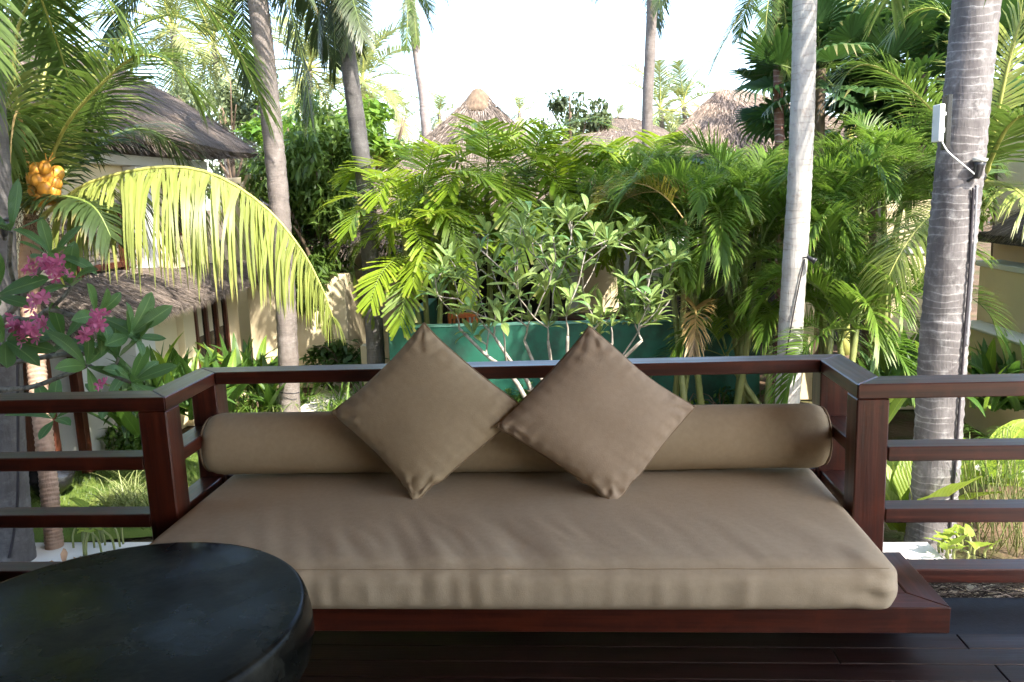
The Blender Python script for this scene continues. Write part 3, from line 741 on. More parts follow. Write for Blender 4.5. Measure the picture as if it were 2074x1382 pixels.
# bolster
mb = MB(); P = []; F = []; nA, nL = 72, 110; x0, x1, rad, byc, bzc = -1.372, .868, .1155, 2.866, 2.532
for i in range(nL + 1):
    t = i / nL; x = x0 + (x1 - x0) * t; e = min(t, 1 - t) * (x1 - x0)
    rr_ = rad * (1 if e > .06 else math.sqrt(max(0, 1 - ((.06 - e) / .06) ** 2)) * .40 + .60)
    for j in range(nA):
        th = 2 * math.pi * j / nA
        w = 1 + .03 * mnoise.noise((x * 1.6, 3.3, 7.1)) + .022 * mnoise.noise((x * 2.1, math.cos(th) * 1.3, math.sin(th) * 1.3)) + .009 * mnoise.noise((x * 7, math.cos(th) * 3 + 4, math.sin(th) * 3)) + (.016 * math.sin(th * 30 + 3 * mnoise.noise((th * 3, x, 1))) * math.exp(-e / .035))
        P.append((x, byc + rr_ * w * math.cos(th), bzc + rr_ * w * math.sin(th) * (.985 if math.sin(th) < 0 else 1)))
for i in range(nL):
    for j in range(nA): F.append((i * nA + j, i * nA + (j + 1) % nA, (i + 1) * nA + (j + 1) % nA, (i + 1) * nA + j))
F.append(tuple(range(nA))[::-1]); F.append(tuple(nL * nA + j for j in range(nA)))
mb.add(P, F); bol = tag(link('bolster_cushion', mb.mesh('bolster_cushion', 'fabric_bolster')), 'long cylindrical beige bolster lying along the back of the mattress', 'bolster')
for xx in (x0 + .012, x1 - .012):
    mb = MB(); mb.tube([(xx, byc + (rad * .86) * math.cos(a * math.pi / 24), bzc + rad * .86 * math.sin(a * math.pi / 24)) for a in range(49)], .004, 5, cap=False)
    link('piping', mb.mesh('piping', 'piping'), bol)


def cushion(label, c, lean, twist, spin, seed, mat, side=.455, thick=.085):
    n = 44; h = side / 2; r = random.Random(seed); P = []; F = []; edge = []

    def pt(s, t, sg):
        ins = .055
        x = h * s * (1 - ins * (1 - t * t) * abs(s)); y = h * t * (1 - ins * (1 - s * s) * abs(t))
        d = min(1 - abs(s), 1 - abs(t))
        z = thick * ((1 - s * s) ** .42 * (1 - t * t) ** .42) * (1 + .12 * mnoise.noise((s * 1.4 + seed, t * 1.4, sg)))
        puck = math.exp(-d / .16) * (1 - math.exp(-d / .02))
        z += puck * .0105 * (mnoise.noise((s * 11 + seed * 3, t * 11, 2 * sg)) + .6 * math.sin((s * 31 if abs(t) > abs(s) else t * 31) + seed))
        for cs, ct in ((-1, -1), (1, -1), (-1, 1), (1, 1)):
            ds, dt = s - cs, t - ct; dd = math.hypot(ds, dt); a = math.atan2(dt, ds)
            z += .0042 * math.exp(-((dd - .3) / .2) ** 2) * math.sin(a * 11 + seed * 2 + cs * 2 + ct + 3 * mnoise.noise((a * 2, dd * 4, seed)))
        return (x, y, sg * max(z, 0) if d > 0 else 0)
    for sg in (1, -1):
        b = len(P)
        for i in range(n + 1):
            for j in range(n + 1): P.append(pt(math.sin((i / n - .5) * math.pi), math.sin((j / n - .5) * math.pi), sg))
        for i in range(n):
            for j in range(n):
                q = (b + i * (n + 1) + j, b + (i + 1) * (n + 1) + j, b + (i + 1) * (n + 1) + j + 1, b + i * (n + 1) + j + 1); F.append(q if sg > 0 else q[::-1])
    mb = MB(); mb.add(P, F); me = mb.mesh('throw_cushion', mat)
    bm = bmesh.new(); bm.from_mesh(me); bmesh.ops.remove_doubles(bm, verts=bm.verts, dist=.0004); bm.to_mesh(me); bm.free()
    me.polygons.foreach_set('use_smooth', [True] * len(me.polygons))
    # local z faces the viewer (-Y), local x right; spin in its plane, then lean back
    Mx = Matrix.Translation(c) @ Matrix.Rotation(twist, 4, 'Z') @ Matrix.Rotation(R_(90) - lean, 4, 'X') @ Matrix.Diagonal((1.035, .925, 1, 1)) @ Matrix.Rotation(spin, 4, 'Z')
    def slump(p):
        w = Mx @ Vector(p); dz = w.z - c[2]
        w.x += .010 * mnoise.noise((w.x * 5 + seed, w.z * 5, 1)) + .012 * math.sin(dz * 9 + seed); w.y += .02 * max(0, dz / .25) ** 2
        if w.z < 2.475: k = 2.475 - w.z; w.z = 2.475 - k * .80 + .006 * math.sin(w.x * 90 + seed); w.y -= .35 * k * k / .08; w.x += .02 * math.sin(seed * 3) * k / .06
        w.z = max(w.z, 2.4195)
        return w - Vector(c)
    for v_ in me.vertices: v_.co = slump(v_.co)
    o = link('throw_cushion', me, loc=c); tag(o, label, 'cushion')
    mb = MB(); path = []
    for a in range(4):
        for k in range(24):
            u_ = math.sin((k / 24 - .5) * math.pi); s, t = [(u_, -1), (1, u_), (-u_, 1), (-1, -u_)][a]
            x, y, z = pt(s, t, 1); path.append((x, y, .002 * mnoise.noise((s * 6, t * 6, seed))))
    path.append(path[0]); path = [tuple(slump(p_)) for p_ in path]; mb.tube(path, .0042, 6, cap=False)
    q = bpy.data.objects.new('piping', mb.mesh('piping', 'piping')); C.objects.link(q); q.parent = o
    return o


cushion('olive-beige square cushion standing on its corner, left of the pair', (-.520, 2.690, 2.688), R_(19), R_(-3), R_(45.5), 1.3, 'fabric_bolster', side=.462)
cushion('taupe-brown square cushion standing on its corner, right of the pair', (.072, 2.665, 2.668), R_(17), R_(9), R_(47.5), 4.1, 'fabric2', side=.458)

tb = thing('coffee_table', 'low round black polished stone table in the lower left corner', 'table', (-1.08, 1.66, DZ))
mb = MB(); prof = [(.02, 2.33), (.30, 2.33), (.40, 2.33), (.432, 2.338), (.449, 2.358), (.4555, 2.395), (.453, 2.435), (.4465, 2.466), (.4415, 2.478), (.437, 2.482), (.43, 2.4828), (.30, 2.481), (.02, 2.4805)]
mb.lathe(prof, 96, (-1.08, 1.66, 0)); link('table_top', mb.mesh('table_top', 'stone_black'), tb)
mb = MB(); mb.lathe([(.24, DZ), (.25, DZ + .012), (.20, DZ + .06), (.17, 2.24), (.22, 2.31), (.28, 2.3298)], 48, (-1.08, 1.66, 0)); link('pedestal', mb.mesh('pedestal', 'stone_black'), tb)

# ================================================================== BUILDINGS
def roof(parent, name, corners, ridge, sub=(14, 8), bulge=.12, thick=.22, straw=2500, seed=0, strawmat='straw', fringe=True):
    """hipped thatch: eave corners in order, ridge (two points); one part with slopes, underside and edge, plus straw laid on it"""
    r = random.Random(seed); mb = MB(); sm = MB(); fr = MB(); k = len(corners); c0 = [np.array(c, float) for c in corners]; ra, rb = [np.array(q, float) for q in ridge]

    def rp(p):
        d = rb - ra; L = d @ d; t = 0 if L < 1e-9 else min(1, max(0, ((p - ra) @ d) / L)); return ra + d * t
    for i in range(k):
        a, b = c0[i], c0[(i + 1) % k]; nu, nv = sub; base = np.linalg.norm(b - a); G = []; UVs = []
        for u in range(nu + 1):
            e = a + (b - a) * u / nu; t0, t1 = rp(a), rp(b); tp = t0 + (t1 - t0) * u / nu
            for v in range(nv + 1):
                f = v / nv; p = e + (tp - e) * f
                p = p + V3(0, 0, bulge * math.sin(math.pi * f) - .10 * (1 - f) ** 6) + V3(0, 0, .06 * mnoise.noise(tuple(p * 1.3 + i)))
                G.append(p); UVs.append((u / nu * base, f * np.linalg.norm(tp - e)))
        mb.add(G, [(u * (nv + 1) + v, (u + 1) * (nv + 1) + v, (u + 1) * (nv + 1) + v + 1, u * (nv + 1) + v + 1) for u in range(nu) for v in range(nv)], UVs)
        lo = [e_ - V3(0, 0, thick) + (rp(e_) - e_) * .03 for e_ in [a + (b - a) * u / nu for u in range(nu + 1)]]
        top = [G[u * (nv + 1)] for u in range(nu + 1)]
        mb.add(top + lo, [(u + 1, u, nu + 1 + u, nu + 2 + u) for u in range(nu)], [(u / nu * base, 0) for u in range(nu + 1)] + [(u / nu * base, .2) for u in range(nu + 1)])
        mb.add(lo + [rp(q) - V3(0, 0, thick + .15) for q in lo], [(u + 1, u, nu + 1 + u, nu + 2 + u) for u in range(nu)], [(u / nu * base, 0) for u in range(nu + 1)] + [(u / nu * base, 2) for u in range(nu + 1)])
        nrm = unit(np.cross(b - a, rp((a + b) / 2) - (a + b) / 2)); nrm = nrm if nrm[2] > 0 else -nrm
        for _ in range(straw // k):
            u = r.random(); f = r.random() ** 1.15; e = a + (b - a) * u; tp = rp(a) + (rp(b) - rp(a)) * u; dn = unit(e - tp)
            p = e + (tp - e) * f + V3(0, 0, bulge * math.sin(math.pi * f) + .02); L = r.uniform(.12, .4); s_ = unit(b - a)
            q = p + (dn + s_ * r.gauss(0, .16)) * L + nrm * r.uniform(-.02, .035); w = s_ * r.uniform(.005, .012)
            sm.add([p - w, p + w, q], [(0, 1, 2)], [(r.random(), 0)] * 3)
        if fringe:
            for _ in range(int(base * 150)):
                u = r.random(); e = a + (b - a) * u; dn = unit(e - rp(e)); s_ = unit(b - a); p = e + V3(0, 0, r.uniform(-thick, .02) - .06) - dn * .03; L = r.uniform(.04, .13)
                q = p + (dn * .8 + V3(0, 0, -.6) + s_ * r.gauss(0, .2)) * L; w = s_ * .006; sm.add([p - w, p + w, q], [(0, 1, 2)], [(r.random(), 0)] * 3)
    rf = link(name, mb.mesh(name, 'thatch'), parent)
    st = link('loose_straw', sm.mesh('loose_straw', strawmat), rf); st['kind'] = 'stuff'
    return rf


def wallbox(parent, lo, hi, mat, name='wall', bev=.01): return board(name, lo, hi, mat, parent, bev)


# --- villa on the left
vl = thing('thatched_villa', 'cream two-storey villa with steep thatch roof behind the left palm', 'building', (-8, 12, 0))
ec = PX(530, 303, -5.85)
roof(vl, 'roof', [(-5.85, 5.0, ec[2] + .04), (-5.85, ec[1], ec[2]), (-12.5, ec[1], ec[2]), (-12.5, 5.0, ec[2] + .04)], [(-9.15, 8.6, ec[2] + 2.25), (-9.15, ec[1] - 3.3, ec[2] + 2.25)], sub=(40, 14), bulge=.16, straw=34000, seed=1, strawmat='straw_grey')
wallbox(vl, (-12, 6, 2.2), (-6.62, 14.45, 4.05), 'plaster', 'upper_wall')
wallbox(vl, (-12.1, 5.95, 4.05), (-6.45, 14.52, 4.2), 'plaster_white', 'cornice')
wallbox(vl, (-12, 14.46, 0), (-6.95, 15.4, 4.0), 'plaster', 'end_wall')
wallbox(vl, (-12, 9.98, 0), (-6.42, 10.88, 2.3), 'plaster_white', 'porch_wall')
wallbox(vl, (-6.6, 10.885, 0), (-6.12, 11.43, 2.3), 'plaster_white', 'pillar')
wallbox(vl, (-12, 11.435, 0), (-6.16, 12.2, 2.32), 'plaster', 'lower_wall')
wallbox(vl, (-12, 12.205, 0), (-6.05, 12.58, 2.32), 'plaster', 'lower_wall')
wallbox(vl, (-12, 13.82, 0), (-6.05, 14.3, 2.32), 'plaster', 'lower_wall')
wallbox(vl, (-12, 12.585, 2.0), (-6.06, 13.815, 2.32), 'plaster', 'lintel')
wallbox(vl, (-12, 12.585, 0), (-6.5, 13.815, 1.99), 'painted_shade', 'room_back')
win = board('window', (-6.10, 12.59, 1.92), (-6.03, 13.81, 1.99), 'villawoodY', vl)
for y in (12.59, 12.97, 13.36, 13.74): board('window_post', (-6.10, y, .15), (-6.03, y + .07, 1.919), 'villawoodZ', win, .003)
for k, y in enumerate((12.662, 13.042, 13.432)):
    board('pane', (-6.080, y, .15), (-6.072, y + .305, 1.918), 'glass_dark', win, 0)
    board('blind', (-6.068, y + .03, 1.35 + .02 * k), (-6.062, y + .21, 1.917), 'blind', win, 0)
wallbox(vl, (-12, 6.0, 0), (-6.9, 9.97, 2.2), 'painted_shade', 'porch_recess')
for y in (8.55, 9.25, 9.86): board('timber_post', (-6.48, y, 0), (-6.36, y + .11, 2.25), 'villawoodZ', vl)
board('timber_door', (-6.89, 9.36, 0), (-6.82, 9.85, 2.1), 'villawoodZ', vl)
board('timber_beam_end', (-6.40, 10.30, 1.90), (-5.86, 10.42, 2.0), 'villawoodX', vl)
# thatch awning over the porch
ab = MB(); G = []; UVs = []; nu, nv = 44, 10
ea = [(-6.6, 8.9, 2.05), (-5.75, 9.15, 2.02), (-5.55, 9.9, 2.05), (-5.52, 11.2, 2.10), (-5.55, 12.8, 2.13), (-5.6, 14.75, 2.16)]; ta = [(-6.95, 9.6, 2.52), (-6.9, 9.7, 2.56), (-6.8, 10.2, 2.60), (-6.7, 11.3, 2.58), (-6.66, 12.8, 2.52), (-6.64, 14.7, 2.44)]
E1, T1 = spline(ea, nu + 1), spline(ta, nu + 1); cum = 0
for u in range(nu + 1):
    if u: cum += np.linalg.norm(E1[u] - E1[u - 1])
    for v in range(nv + 1):
        f = v / nv; p = E1[u] + (T1[u] - E1[u]) * f + V3(0, 0, .13 * math.sin(math.pi * f ** .8)); p = p + V3(0, 0, .025 * mnoise.noise(tuple(p * 3))); G.append(p); UVs.append((cum, f * 1.2))
ab.add(G, [(u * (nv + 1) + v, (u + 1) * (nv + 1) + v, (u + 1) * (nv + 1) + v + 1, u * (nv + 1) + v + 1) for u in range(nu) for v in range(nv)], UVs)
lo = [e + V3(-.05, .0, -.12) for e in E1]; top = [G[u * (nv + 1)] for u in range(nu + 1)]; bk = [t - V3(0, 0, .25) for t in T1]
ab.add(top + lo, [(u + 1, u, nu + 1 + u, nu + 2 + u) for u in range(nu)], [(u * .12, 0) for u in range(nu + 1)] + [(u * .12, .15) for u in range(nu + 1)])
ab.add(lo + bk, [(u + 1, u, nu + 1 + u, nu + 2 + u) for u in range(nu)], [(u * .12, 0) for u in range(nu + 1)] + [(u * .12, 1) for u in range(nu + 1)])
aw = link('awning', ab.mesh('awning', 'thatch'), vl)
sm = MB(); r = random.Random(3)
for _ in range(16000):
    u = r.random() * (nu - .01); i = int(u); f = r.random(); e = E1[i] + (E1[i + 1] - E1[i]) * (u - i); t = T1[i] + (T1[i + 1] - T1[i]) * (u - i); dn = unit(e - t); s_ = unit(E1[i + 1] - E1[i])
    p = e + (t - e) * f + V3(0, 0, .13 * math.sin(math.pi * f ** .8) + .005); L = r.uniform(.08, .26); q = p + (dn + s_ * r.gauss(0, .15)) * L + V3(0, 0, r.uniform(-.03, .04)); w = s_ * r.uniform(.004, .010); sm.add([p - w, p + w, q], [(0, 1, 2)], [(r.random(), 0)] * 3)
for _ in range(2600):
    u = r.random() * (nu - .01); i = int(u); e = E1[i] + (E1[i + 1] - E1[i]) * (u - i); dn = unit(e - T1[i]); s_ = unit(E1[i + 1] - E1[i]); p = e + V3(0, 0, r.uniform(-.12, 0)); q = p + (dn * .6 + V3(0, 0, -.8) + s_ * r.gauss(0, .25)) * r.uniform(.03, .1); w = s_ * .004; sm.add([p - w, p + w, q], [(0, 1, 2)], [(r.random(), 0)] * 3)
q = link('loose_straw', sm.mesh('loose_straw', 'straw_grey'), aw); q['kind'] = 'stuff'
# upper storey behind the big frond: balcony parapet, timber frame over stacked stone
wallbox(vl, (-6.62, 12.35, 2.46), (-6.2, 14.62, 2.72), 'plaster', 'parapet')
wallbox(vl, (-6.61, 11.95, 2.5), (-6.40, 12.34, 4.04), 'plaster_white', 'pillar')
wallbox(vl, (-6.64, 13.1, 2.95), (-6.60, 13.9, 3.95), 'villawoodZ', 'upper_window')
board('pane', (-6.605, 13.17, 3.0), (-6.597, 13.83, 3.9), 'glass_dark', vl, 0)
sm = MB(); r = random.Random(4)
for zz in range(13):
    y = 10.2
    while y < 11.9:
        w = r.uniform(.12, .32); sm.box((-6.6 + r.uniform(-.015, .015), y + w / 2, 2.62 + zz * .075), (.10, w - .012, .062)); y += w
q = link('stacked_stone', sm.mesh('stacked_stone', 'rock', False), vl); q['kind'] = 'stuff'
for a, b in (((-6.55, 10.35, 2.55), (-6.47, 10.45, 3.5)), ((-6.55, 11.5, 2.55), (-6.47, 11.6, 3.5)), ((-6.545, 10.451, 2.6), (-6.475, 11.499, 2.68)), ((-6.545, 10.451, 3.0), (-6.475, 11.499, 3.07)), ((-6.545, 10.451, 3.38), (-6.475, 11.499, 3.46))):
    board('timber_frame', a, b, 'villawoodZ', vl, .003)
lamp = board('house_number_sign', (-6.40, 10.93, .98), (-6.30, 11.07, 1.17), 'black_metal', vl, .004)
# the number on its little plate
tc_ = bpy.data.curves.new('number', 'FONT'); tc_.body = '43'; tc_.size = .085; tc_.align_x = 'CENTER'; tc_.align_y = 'CENTER'; tc_.extrude = .001
board('plate', (-6.392, 10.925, 1.0), (-6.308, 10.9295, 1.10), 'white_plastic', lamp, 0)
tc_.materials.append(MATS['black_metal']); tob = bpy.data.objects.new('number_text', tc_); C.objects.link(tob); dg = bpy.context.evaluated_depsgraph_get(); nme = bpy.data.meshes.new_from_object(tob.evaluated_get(dg)); bpy.data.objects.remove(tob)
link('number', nme, lamp, loc=(-6.35, 10.9235, 1.05), rot=(R_(90), 0, 0))

# --- garden walls and house wall beyond the left trunks
gw = thing('cream_courtyard_wall', 'tall cream house wall right of the leaning grey trunk, part sunlit', 'wall', (-6, 17, 0))
wallbox(gw, (-7.0, 16.2, 0), (-6.15, 16.45, 3.96), 'plaster'); wallbox(gw, (-6.145, 15.3, 0), (-5.92, 19.5, 3.98), 'plaster'); wallbox(gw, (-5.915, 16.5, 0), (-5.05, 16.75, 3.97), 'plaster')
lw = thing('low_cream_wall', 'shaded cream garden wall behind the hanging frond tip', 'wall', (-5.5, 14.9, 0))
wallbox(lw, (-6.04, 14.75, 0), (-4.45, 15.0, 2.12), 'plaster'); wallbox(lw, (-4.449, 14.75, 0), (-4.2, 16.4, 2.10), 'plaster')
gp_ = thing('gate_pillar', 'short cream gate pillar beside the dark trunk and green wall', 'pillar', (-3.4, 13.6, 0)); wallbox(gp_, (-3.62, 13.4, 0), (-3.42, 13.6, 1.02), 'plaster', 'shaft')

# --- green pool wall
gr = thing('green_wall', 'green painted low wall across the middle of the garden', 'wall', (0, 11.9, 0))
wallbox(gr, (-2.76, 11.8, 0), (2.62, 11.98, 1.55), 'green_paint', 'front_wall', .012); wallbox(gr, (-2.765, 11.795, 1.551), (2.62, 11.985, 1.572), 'green_cap', 'coping', .004)
wallbox(gr, (-2.76, 11.981, 0), (-2.58, 15.2, 1.55), 'green_paint', 'side_wall', .012); wallbox(gr, (-2.762, 11.986, 1.551), (-2.578, 15.2, 1.571), 'green_cap', 'coping', .004)

# --- villa behind the green wall
vc = thing('central_villa', 'villa with tall grey thatch peak behind the bright palms, centre', 'building', (-1.9, 18, 0))
ap = PY(968, 183, 18)
roof(vc, 'roof', [(ap[0] - 3.3, 14.8, 2.72), (ap[0] + 3.3, 14.8, 2.72), (ap[0] + 3.3, 21.2, 2.72), (ap[0] - 3.3, 21.2, 2.72)], [(ap[0] - .12, 18, ap[2] - .1), (ap[0] + .12, 18, ap[2] - .1)], sub=(18, 16), bulge=-.12, straw=14000, seed=2, strawmat='straw_grey')
mb = MB(); mb.lathe([(.42, -.46), (.38, -.38), (.24, -.14), (.12, .0), (.04, .04)], 14, tuple(ap)); link('ridge_cap', mb.mesh('ridge_cap', 'bark_brown'), vc)
wallbox(vc, (ap[0] - 2.6, 16.6, 0), (ap[0] + 2.9, 20.4, 2.6), 'painted_shade', 'room')
wallbox(vc, (ap[0] - 2.6, 16.3, 0), (ap[0] - 1.6, 16.59, 2.5), 'plaster'); wallbox(vc, (ap[0] + 1.9, 16.3, 0), (ap[0] + 2.9, 16.59, 2.5), 'plaster')
for x in (-2.02, -.15, 1.15): board('column', (x, 15.0, .3), (x + .2, 15.2, 2.55), 'plaster_white', vc, .01)
wallbox(vc, (-2.6, 14.9, 2.42), (2.2, 15.25, 2.56), 'plaster_white', 'beam')
wallbox(vc, (-2.57, 12.6, 0), (2.6, 16.29, .3), 'paving', 'terrace')
def chair(label, x, y, z, rz):
    t = thing('terrace_chair', label, 'chair', (x, y, z)); t.rotation_euler = (0, 0, rz)
    def b(n, lo, hi):
        o = board(n, lo, hi, 'chairwood', None, .004); o.parent = t; return o
    for sx in (-.25, .20):
        b('leg', (sx, -.25, 0), (sx + .05, -.20, .43)); b('leg', (sx, .20, 0), (sx + .05, .25, .95))
    b('seat', (-.25, -.26, .431), (.25, .26, .47)); b('top_rail', (-.199, .2, .86), (.199, .245, .945)); b('lower_rail', (-.199, .205, .55), (.199, .24, .6))
    for k in range(5): b('back_slat', (-.17 + k * .075, .212, .601), (-.13 + k * .075, .232, .859))
    for sx in (-.25, .2): b('armrest', (sx, -.27, .66), (sx + .06, .199, .69))
    return t
chair('orange-brown slatted timber chair behind the green wall', *PY(932, 640, 13.4)[:2], .62, R_(200))
tb2 = thing('terrace_table', 'brown timber table in the shade behind the green wall', 'table', (.2, 13.6, .3))
board('top', (-.45, 13.3, 1.35), (.75, 14.0, 1.40), 'villawoodX', tb2)
for x in (-.4, .64):
    for y in (13.34, 13.9): board('leg', (x, y, .3), (x + .06, y + .06, 1.349), 'villawoodZ', tb2)

# --- right thatched pavilion, low roofs between
vr = thing('right_thatched_pavilion', 'pavilion with broad pinkish thatch gable right of centre', 'building', (3.4, 20, 0))
ar = PY(1462, 184, 20)
roof(vr, 'roof', [(ar[0] - 1.75, 17.4, 4.15), (ar[0] + 3.4, 17.4, 4.05), (ar[0] + 3.4, 23, 4.1), (ar[0] - 1.75, 23, 4.1)], [(ar[0] - .1, 19.6, ar[2] + .0), (ar[0] + .5, 20.2, ar[2])], sub=(20, 16), bulge=.06, straw=16000, seed=6, strawmat='straw')
wallbox(vr, (ar[0] - 1.2, 18.2, 0), (ar[0] + 3.0, 22.5, 3.9), 'painted_shade', 'room')
wallbox(vr, (ar[0] - .2, 17.9, 3.3), (ar[0] + 2.9, 18.18, 3.85), 'plaster', 'upper_wall')
lr = thing('low_thatched_villa', 'low pale thatch roof between the two tall peaks', 'building', (1.5, 25, 0))
a1 = PY(1190, 268, 25); a2 = PY(1300, 262, 25)
roof(lr, 'roof', [(a1[0] - 2.5, 22.5, 3.9), (a2[0] + 1.6, 22.5, 3.9), (a2[0] + 1.6, 27.5, 3.9), (a1[0] - 2.5, 27.5, 3.9)], [(a1[0], 25, a1[2]), (a2[0], 25, a2[2])], sub=(16, 8), straw=2500, seed=7, strawmat='straw')
wallbox(lr, (a1[0] - 2, 23, 0), (a2[0] + 1.2, 27, 3.8), 'plaster')
fr_ = thing('far_thatched_villa', 'distant pale thatch ridge above the low roof', 'building', (1.5, 34, 0))
a1 = PY(1240, 240, 34); a2 = PY(1285, 240, 34)
roof(fr_, 'roof', [(a1[0] - 2.0, 31.5, 4.9), (a2[0] + 2.0, 31.5, 4.9), (a2[0] + 2.0, 36.5, 4.9), (a1[0] - 2.0, 36.5, 4.9)], [(a1[0], 34, a1[2]), (a2[0], 34, a2[2])], sub=(12, 6), straw=1200, seed=8)
wallbox(fr_, (a1[0] - 1.6, 32, 0), (a2[0] + 1.6, 36, 4.8), 'plaster')

# --- villa on the right
vx = thing('right_villa', 'cream flat-walled villa with thatch corner behind the big right trunk', 'building', (7, 13, 0))
p0 = PY(1795, 700, 12.6); p1 = PY(1905, 700, 12.6)
wallbox(vx, (p0[0], 12.5, 0), (p1[0] + .3, 12.75, 2.35), 'plaster'); wallbox(vx, (p0[0] - .03, 12.47, 2.351), (p1[0] + .35, 12.78, 2.43), 'plaster_white', 'coping')
wallbox(vx, (p0[0] + .25, 13.6, 0), (p1[0] + .5, 13.9, 3.1), 'plaster')
wallbox(vx, (5.8, 9.2, 0), (6.05, 12.3, 2.17), 'plaster'); wallbox(vx, (5.76, 9.2, 2.171), (6.12, 12.36, 2.245), 'plaster_white', 'coping')
wallbox(vx, (5.46, 9.2, 0), (5.795, 12.15, 1.36), 'plaster', 'bench_block'); wallbox(vx, (5.43, 9.2, 1.361), (5.797, 12.18, 1.40), 'plaster_white', 'bench_top')
wallbox(vx, (6.5, 9.5, 0), (6.8, 13.4, 4.3), 'plaster', 'upper_wall'); wallbox(vx, (6.2, 9.5, 2.45), (6.49, 13.3, 2.60), 'painted_shade', 'shade_strip')  # the strip is a solid bar with shadow put into its colour
roof(vx, 'thatch_corner', [(5.75, 9.0, 2.72), (8, 9.0, 2.72), (8, 12.1, 2.72), (5.75, 12.1, 2.72)], [(6.9, 10.2, 3.25), (6.9, 11.0, 3.25)], sub=(14, 6), straw=4000, seed=9, strawmat='straw_grey', thick=.10)
wallbox(vx, (p0[0] - 1.3, 13.2, 0), (p0[0] - .9, 13.5, 3.0), 'plaster', 'pillar')

# ================================================================== PALMS WITH TRUNKS
def pxpath(pts): return [PY(u, v, Y) for u, v, Y in pts]


def ground(p): return np.array([p[0], p[1], -.05])


# big grey trunk on the right
pp = pxpath([(1872, 1160, 7.35), (1884, 1080, 7.4), (1895, 960, 7.4), (1908, 740, 7.4), (1925, 520, 7.4), (1948, 300, 7.45), (1978, 0, 7.5), (2020, -420, 7.5), (2060, -800, 7.5)])
pp[0][2] = -.05
tR, topR = palm('coconut_palm', 'big grey ringed palm trunk nearest on the right, carrying a meter box', 'palm', pp, .205, .178, 'trunk_grey', n=28, k=180, flare=.08, seed=1, ringgap=.085, ripple=.075)
full_crown(tR, topR + V3(0, 0, .6), COCO_ME, list(COCO), 8, 1.1, 5, mat='coco')
# pale trunk
pp = pxpath([(1580, 1000, 9.2), (1594, 830, 9.2), (1603, 640, 9.2), (1618, 400, 9.2), (1626, 200, 9.2), (1630, 0, 9.2), (1636, -300, 9.2), (1640, -720, 9.2)]); pp[0][2] = -.05
tW, topW = palm('coconut_palm', 'slender pale white-grey palm trunk standing before the cane palms', 'palm', pp, .138, .112, 'trunk_pale', n=24, k=150, flare=.12, seed=2, ringgap=.12, ripple=.06)
full_crown(tW, topW + V3(0, 0, .5), COCO_ME, list(COCO), 8, 1.0, 6, mat='coco')
# leaning left trunk
pp = pxpath([(590, 880, 11.5), (588, 835, 11.5), (580, 640, 11.5), (566, 420, 11.5), (546, 210, 11.5), (522, 0, 11.5), (500, -160, 11.5), (480, -260, 11.5)]); pp[0][2] = -.05
tL, topL = palm('coconut_palm', 'tall grey-brown trunk left of centre leaning left behind the arching frond', 'palm', pp, .150, .132, 'trunk_brown', n=24, k=150, flare=.12, seed=3, ringgap=.085, ripple=.08)
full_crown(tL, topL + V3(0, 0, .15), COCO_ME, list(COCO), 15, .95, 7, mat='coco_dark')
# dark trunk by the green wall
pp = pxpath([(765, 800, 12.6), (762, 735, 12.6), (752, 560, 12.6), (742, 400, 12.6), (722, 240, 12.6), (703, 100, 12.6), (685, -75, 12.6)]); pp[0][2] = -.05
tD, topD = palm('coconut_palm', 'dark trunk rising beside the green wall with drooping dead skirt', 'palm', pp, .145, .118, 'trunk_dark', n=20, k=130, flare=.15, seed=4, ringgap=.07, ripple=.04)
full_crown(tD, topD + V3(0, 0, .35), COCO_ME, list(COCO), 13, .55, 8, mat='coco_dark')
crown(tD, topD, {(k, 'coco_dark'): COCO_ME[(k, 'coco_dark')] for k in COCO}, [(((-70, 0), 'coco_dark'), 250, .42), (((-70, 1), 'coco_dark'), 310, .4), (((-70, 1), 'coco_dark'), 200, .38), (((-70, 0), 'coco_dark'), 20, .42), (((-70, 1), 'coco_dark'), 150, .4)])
# thin curved trunk left of the centre peak
pp = pxpath([(880, 420, 19), (866, 285, 19), (858, 200, 19), (845, 110, 19), (828, -25, 19)]); pp[0][2] = -.05; pp[0][0] = pp[1][0] + .3
tS, topS = palm('coconut_palm', 'thin curved pale trunk beside the central thatch peak', 'palm', pp, .125, .095, 'trunk_rose', n=14, k=90, flare=.2, seed=5)
crown(tS, topS, {(k, m): COCO_ME[(k, m)] for k in COCO for m in ('coco_dark', 'coco')}, [(((-70, 0), 'coco'), 280, .42), (((-70, 1), 'coco'), 300, .38), (((-70, 0), 'coco'), 200, .4), (((-70, 1), 'coco_dark'), 180, .3), (((30, 0), 'coco'), 90, .6), (((55, 1), 'coco'), 30, .6), (((55, 0), 'coco'), 150, .6), (((80, 1), 'coco'), 270, .6)])
# thin straight trunk between peaks
pp = pxpath([(1308, 420, 19), (1311, 255, 19), (1316, 120, 19), (1321, 0, 19), (1324, -90, 19), (1326, -230, 19)]); pp[0][2] = -.05
tM, topM = palm('coconut_palm', 'thin straight grey trunk against the white sky, left of the gable', 'palm', pp, .125, .105, 'trunk_brown', n=14, k=90, seed=6)
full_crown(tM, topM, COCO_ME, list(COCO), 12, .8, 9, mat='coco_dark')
# ringed red-brown trunk
pp = pxpath([(1585, 520, 14.5), (1580, 380, 14.5), (1577, 200, 14.5), (1574, 0, 14.5), (1573, -60, 14.5)]); pp[0][2] = -.05
tC, topC = palm('ringed_palm', 'slim red-brown trunk with white rings just left of the pale trunk', 'palm', pp, .085, .07, 'trunk_ringed', n=14, k=120, flare=.1, seed=7)
full_crown(tC, topC, COCO_ME, list(COCO), 12, .6, 10, mat='coco')
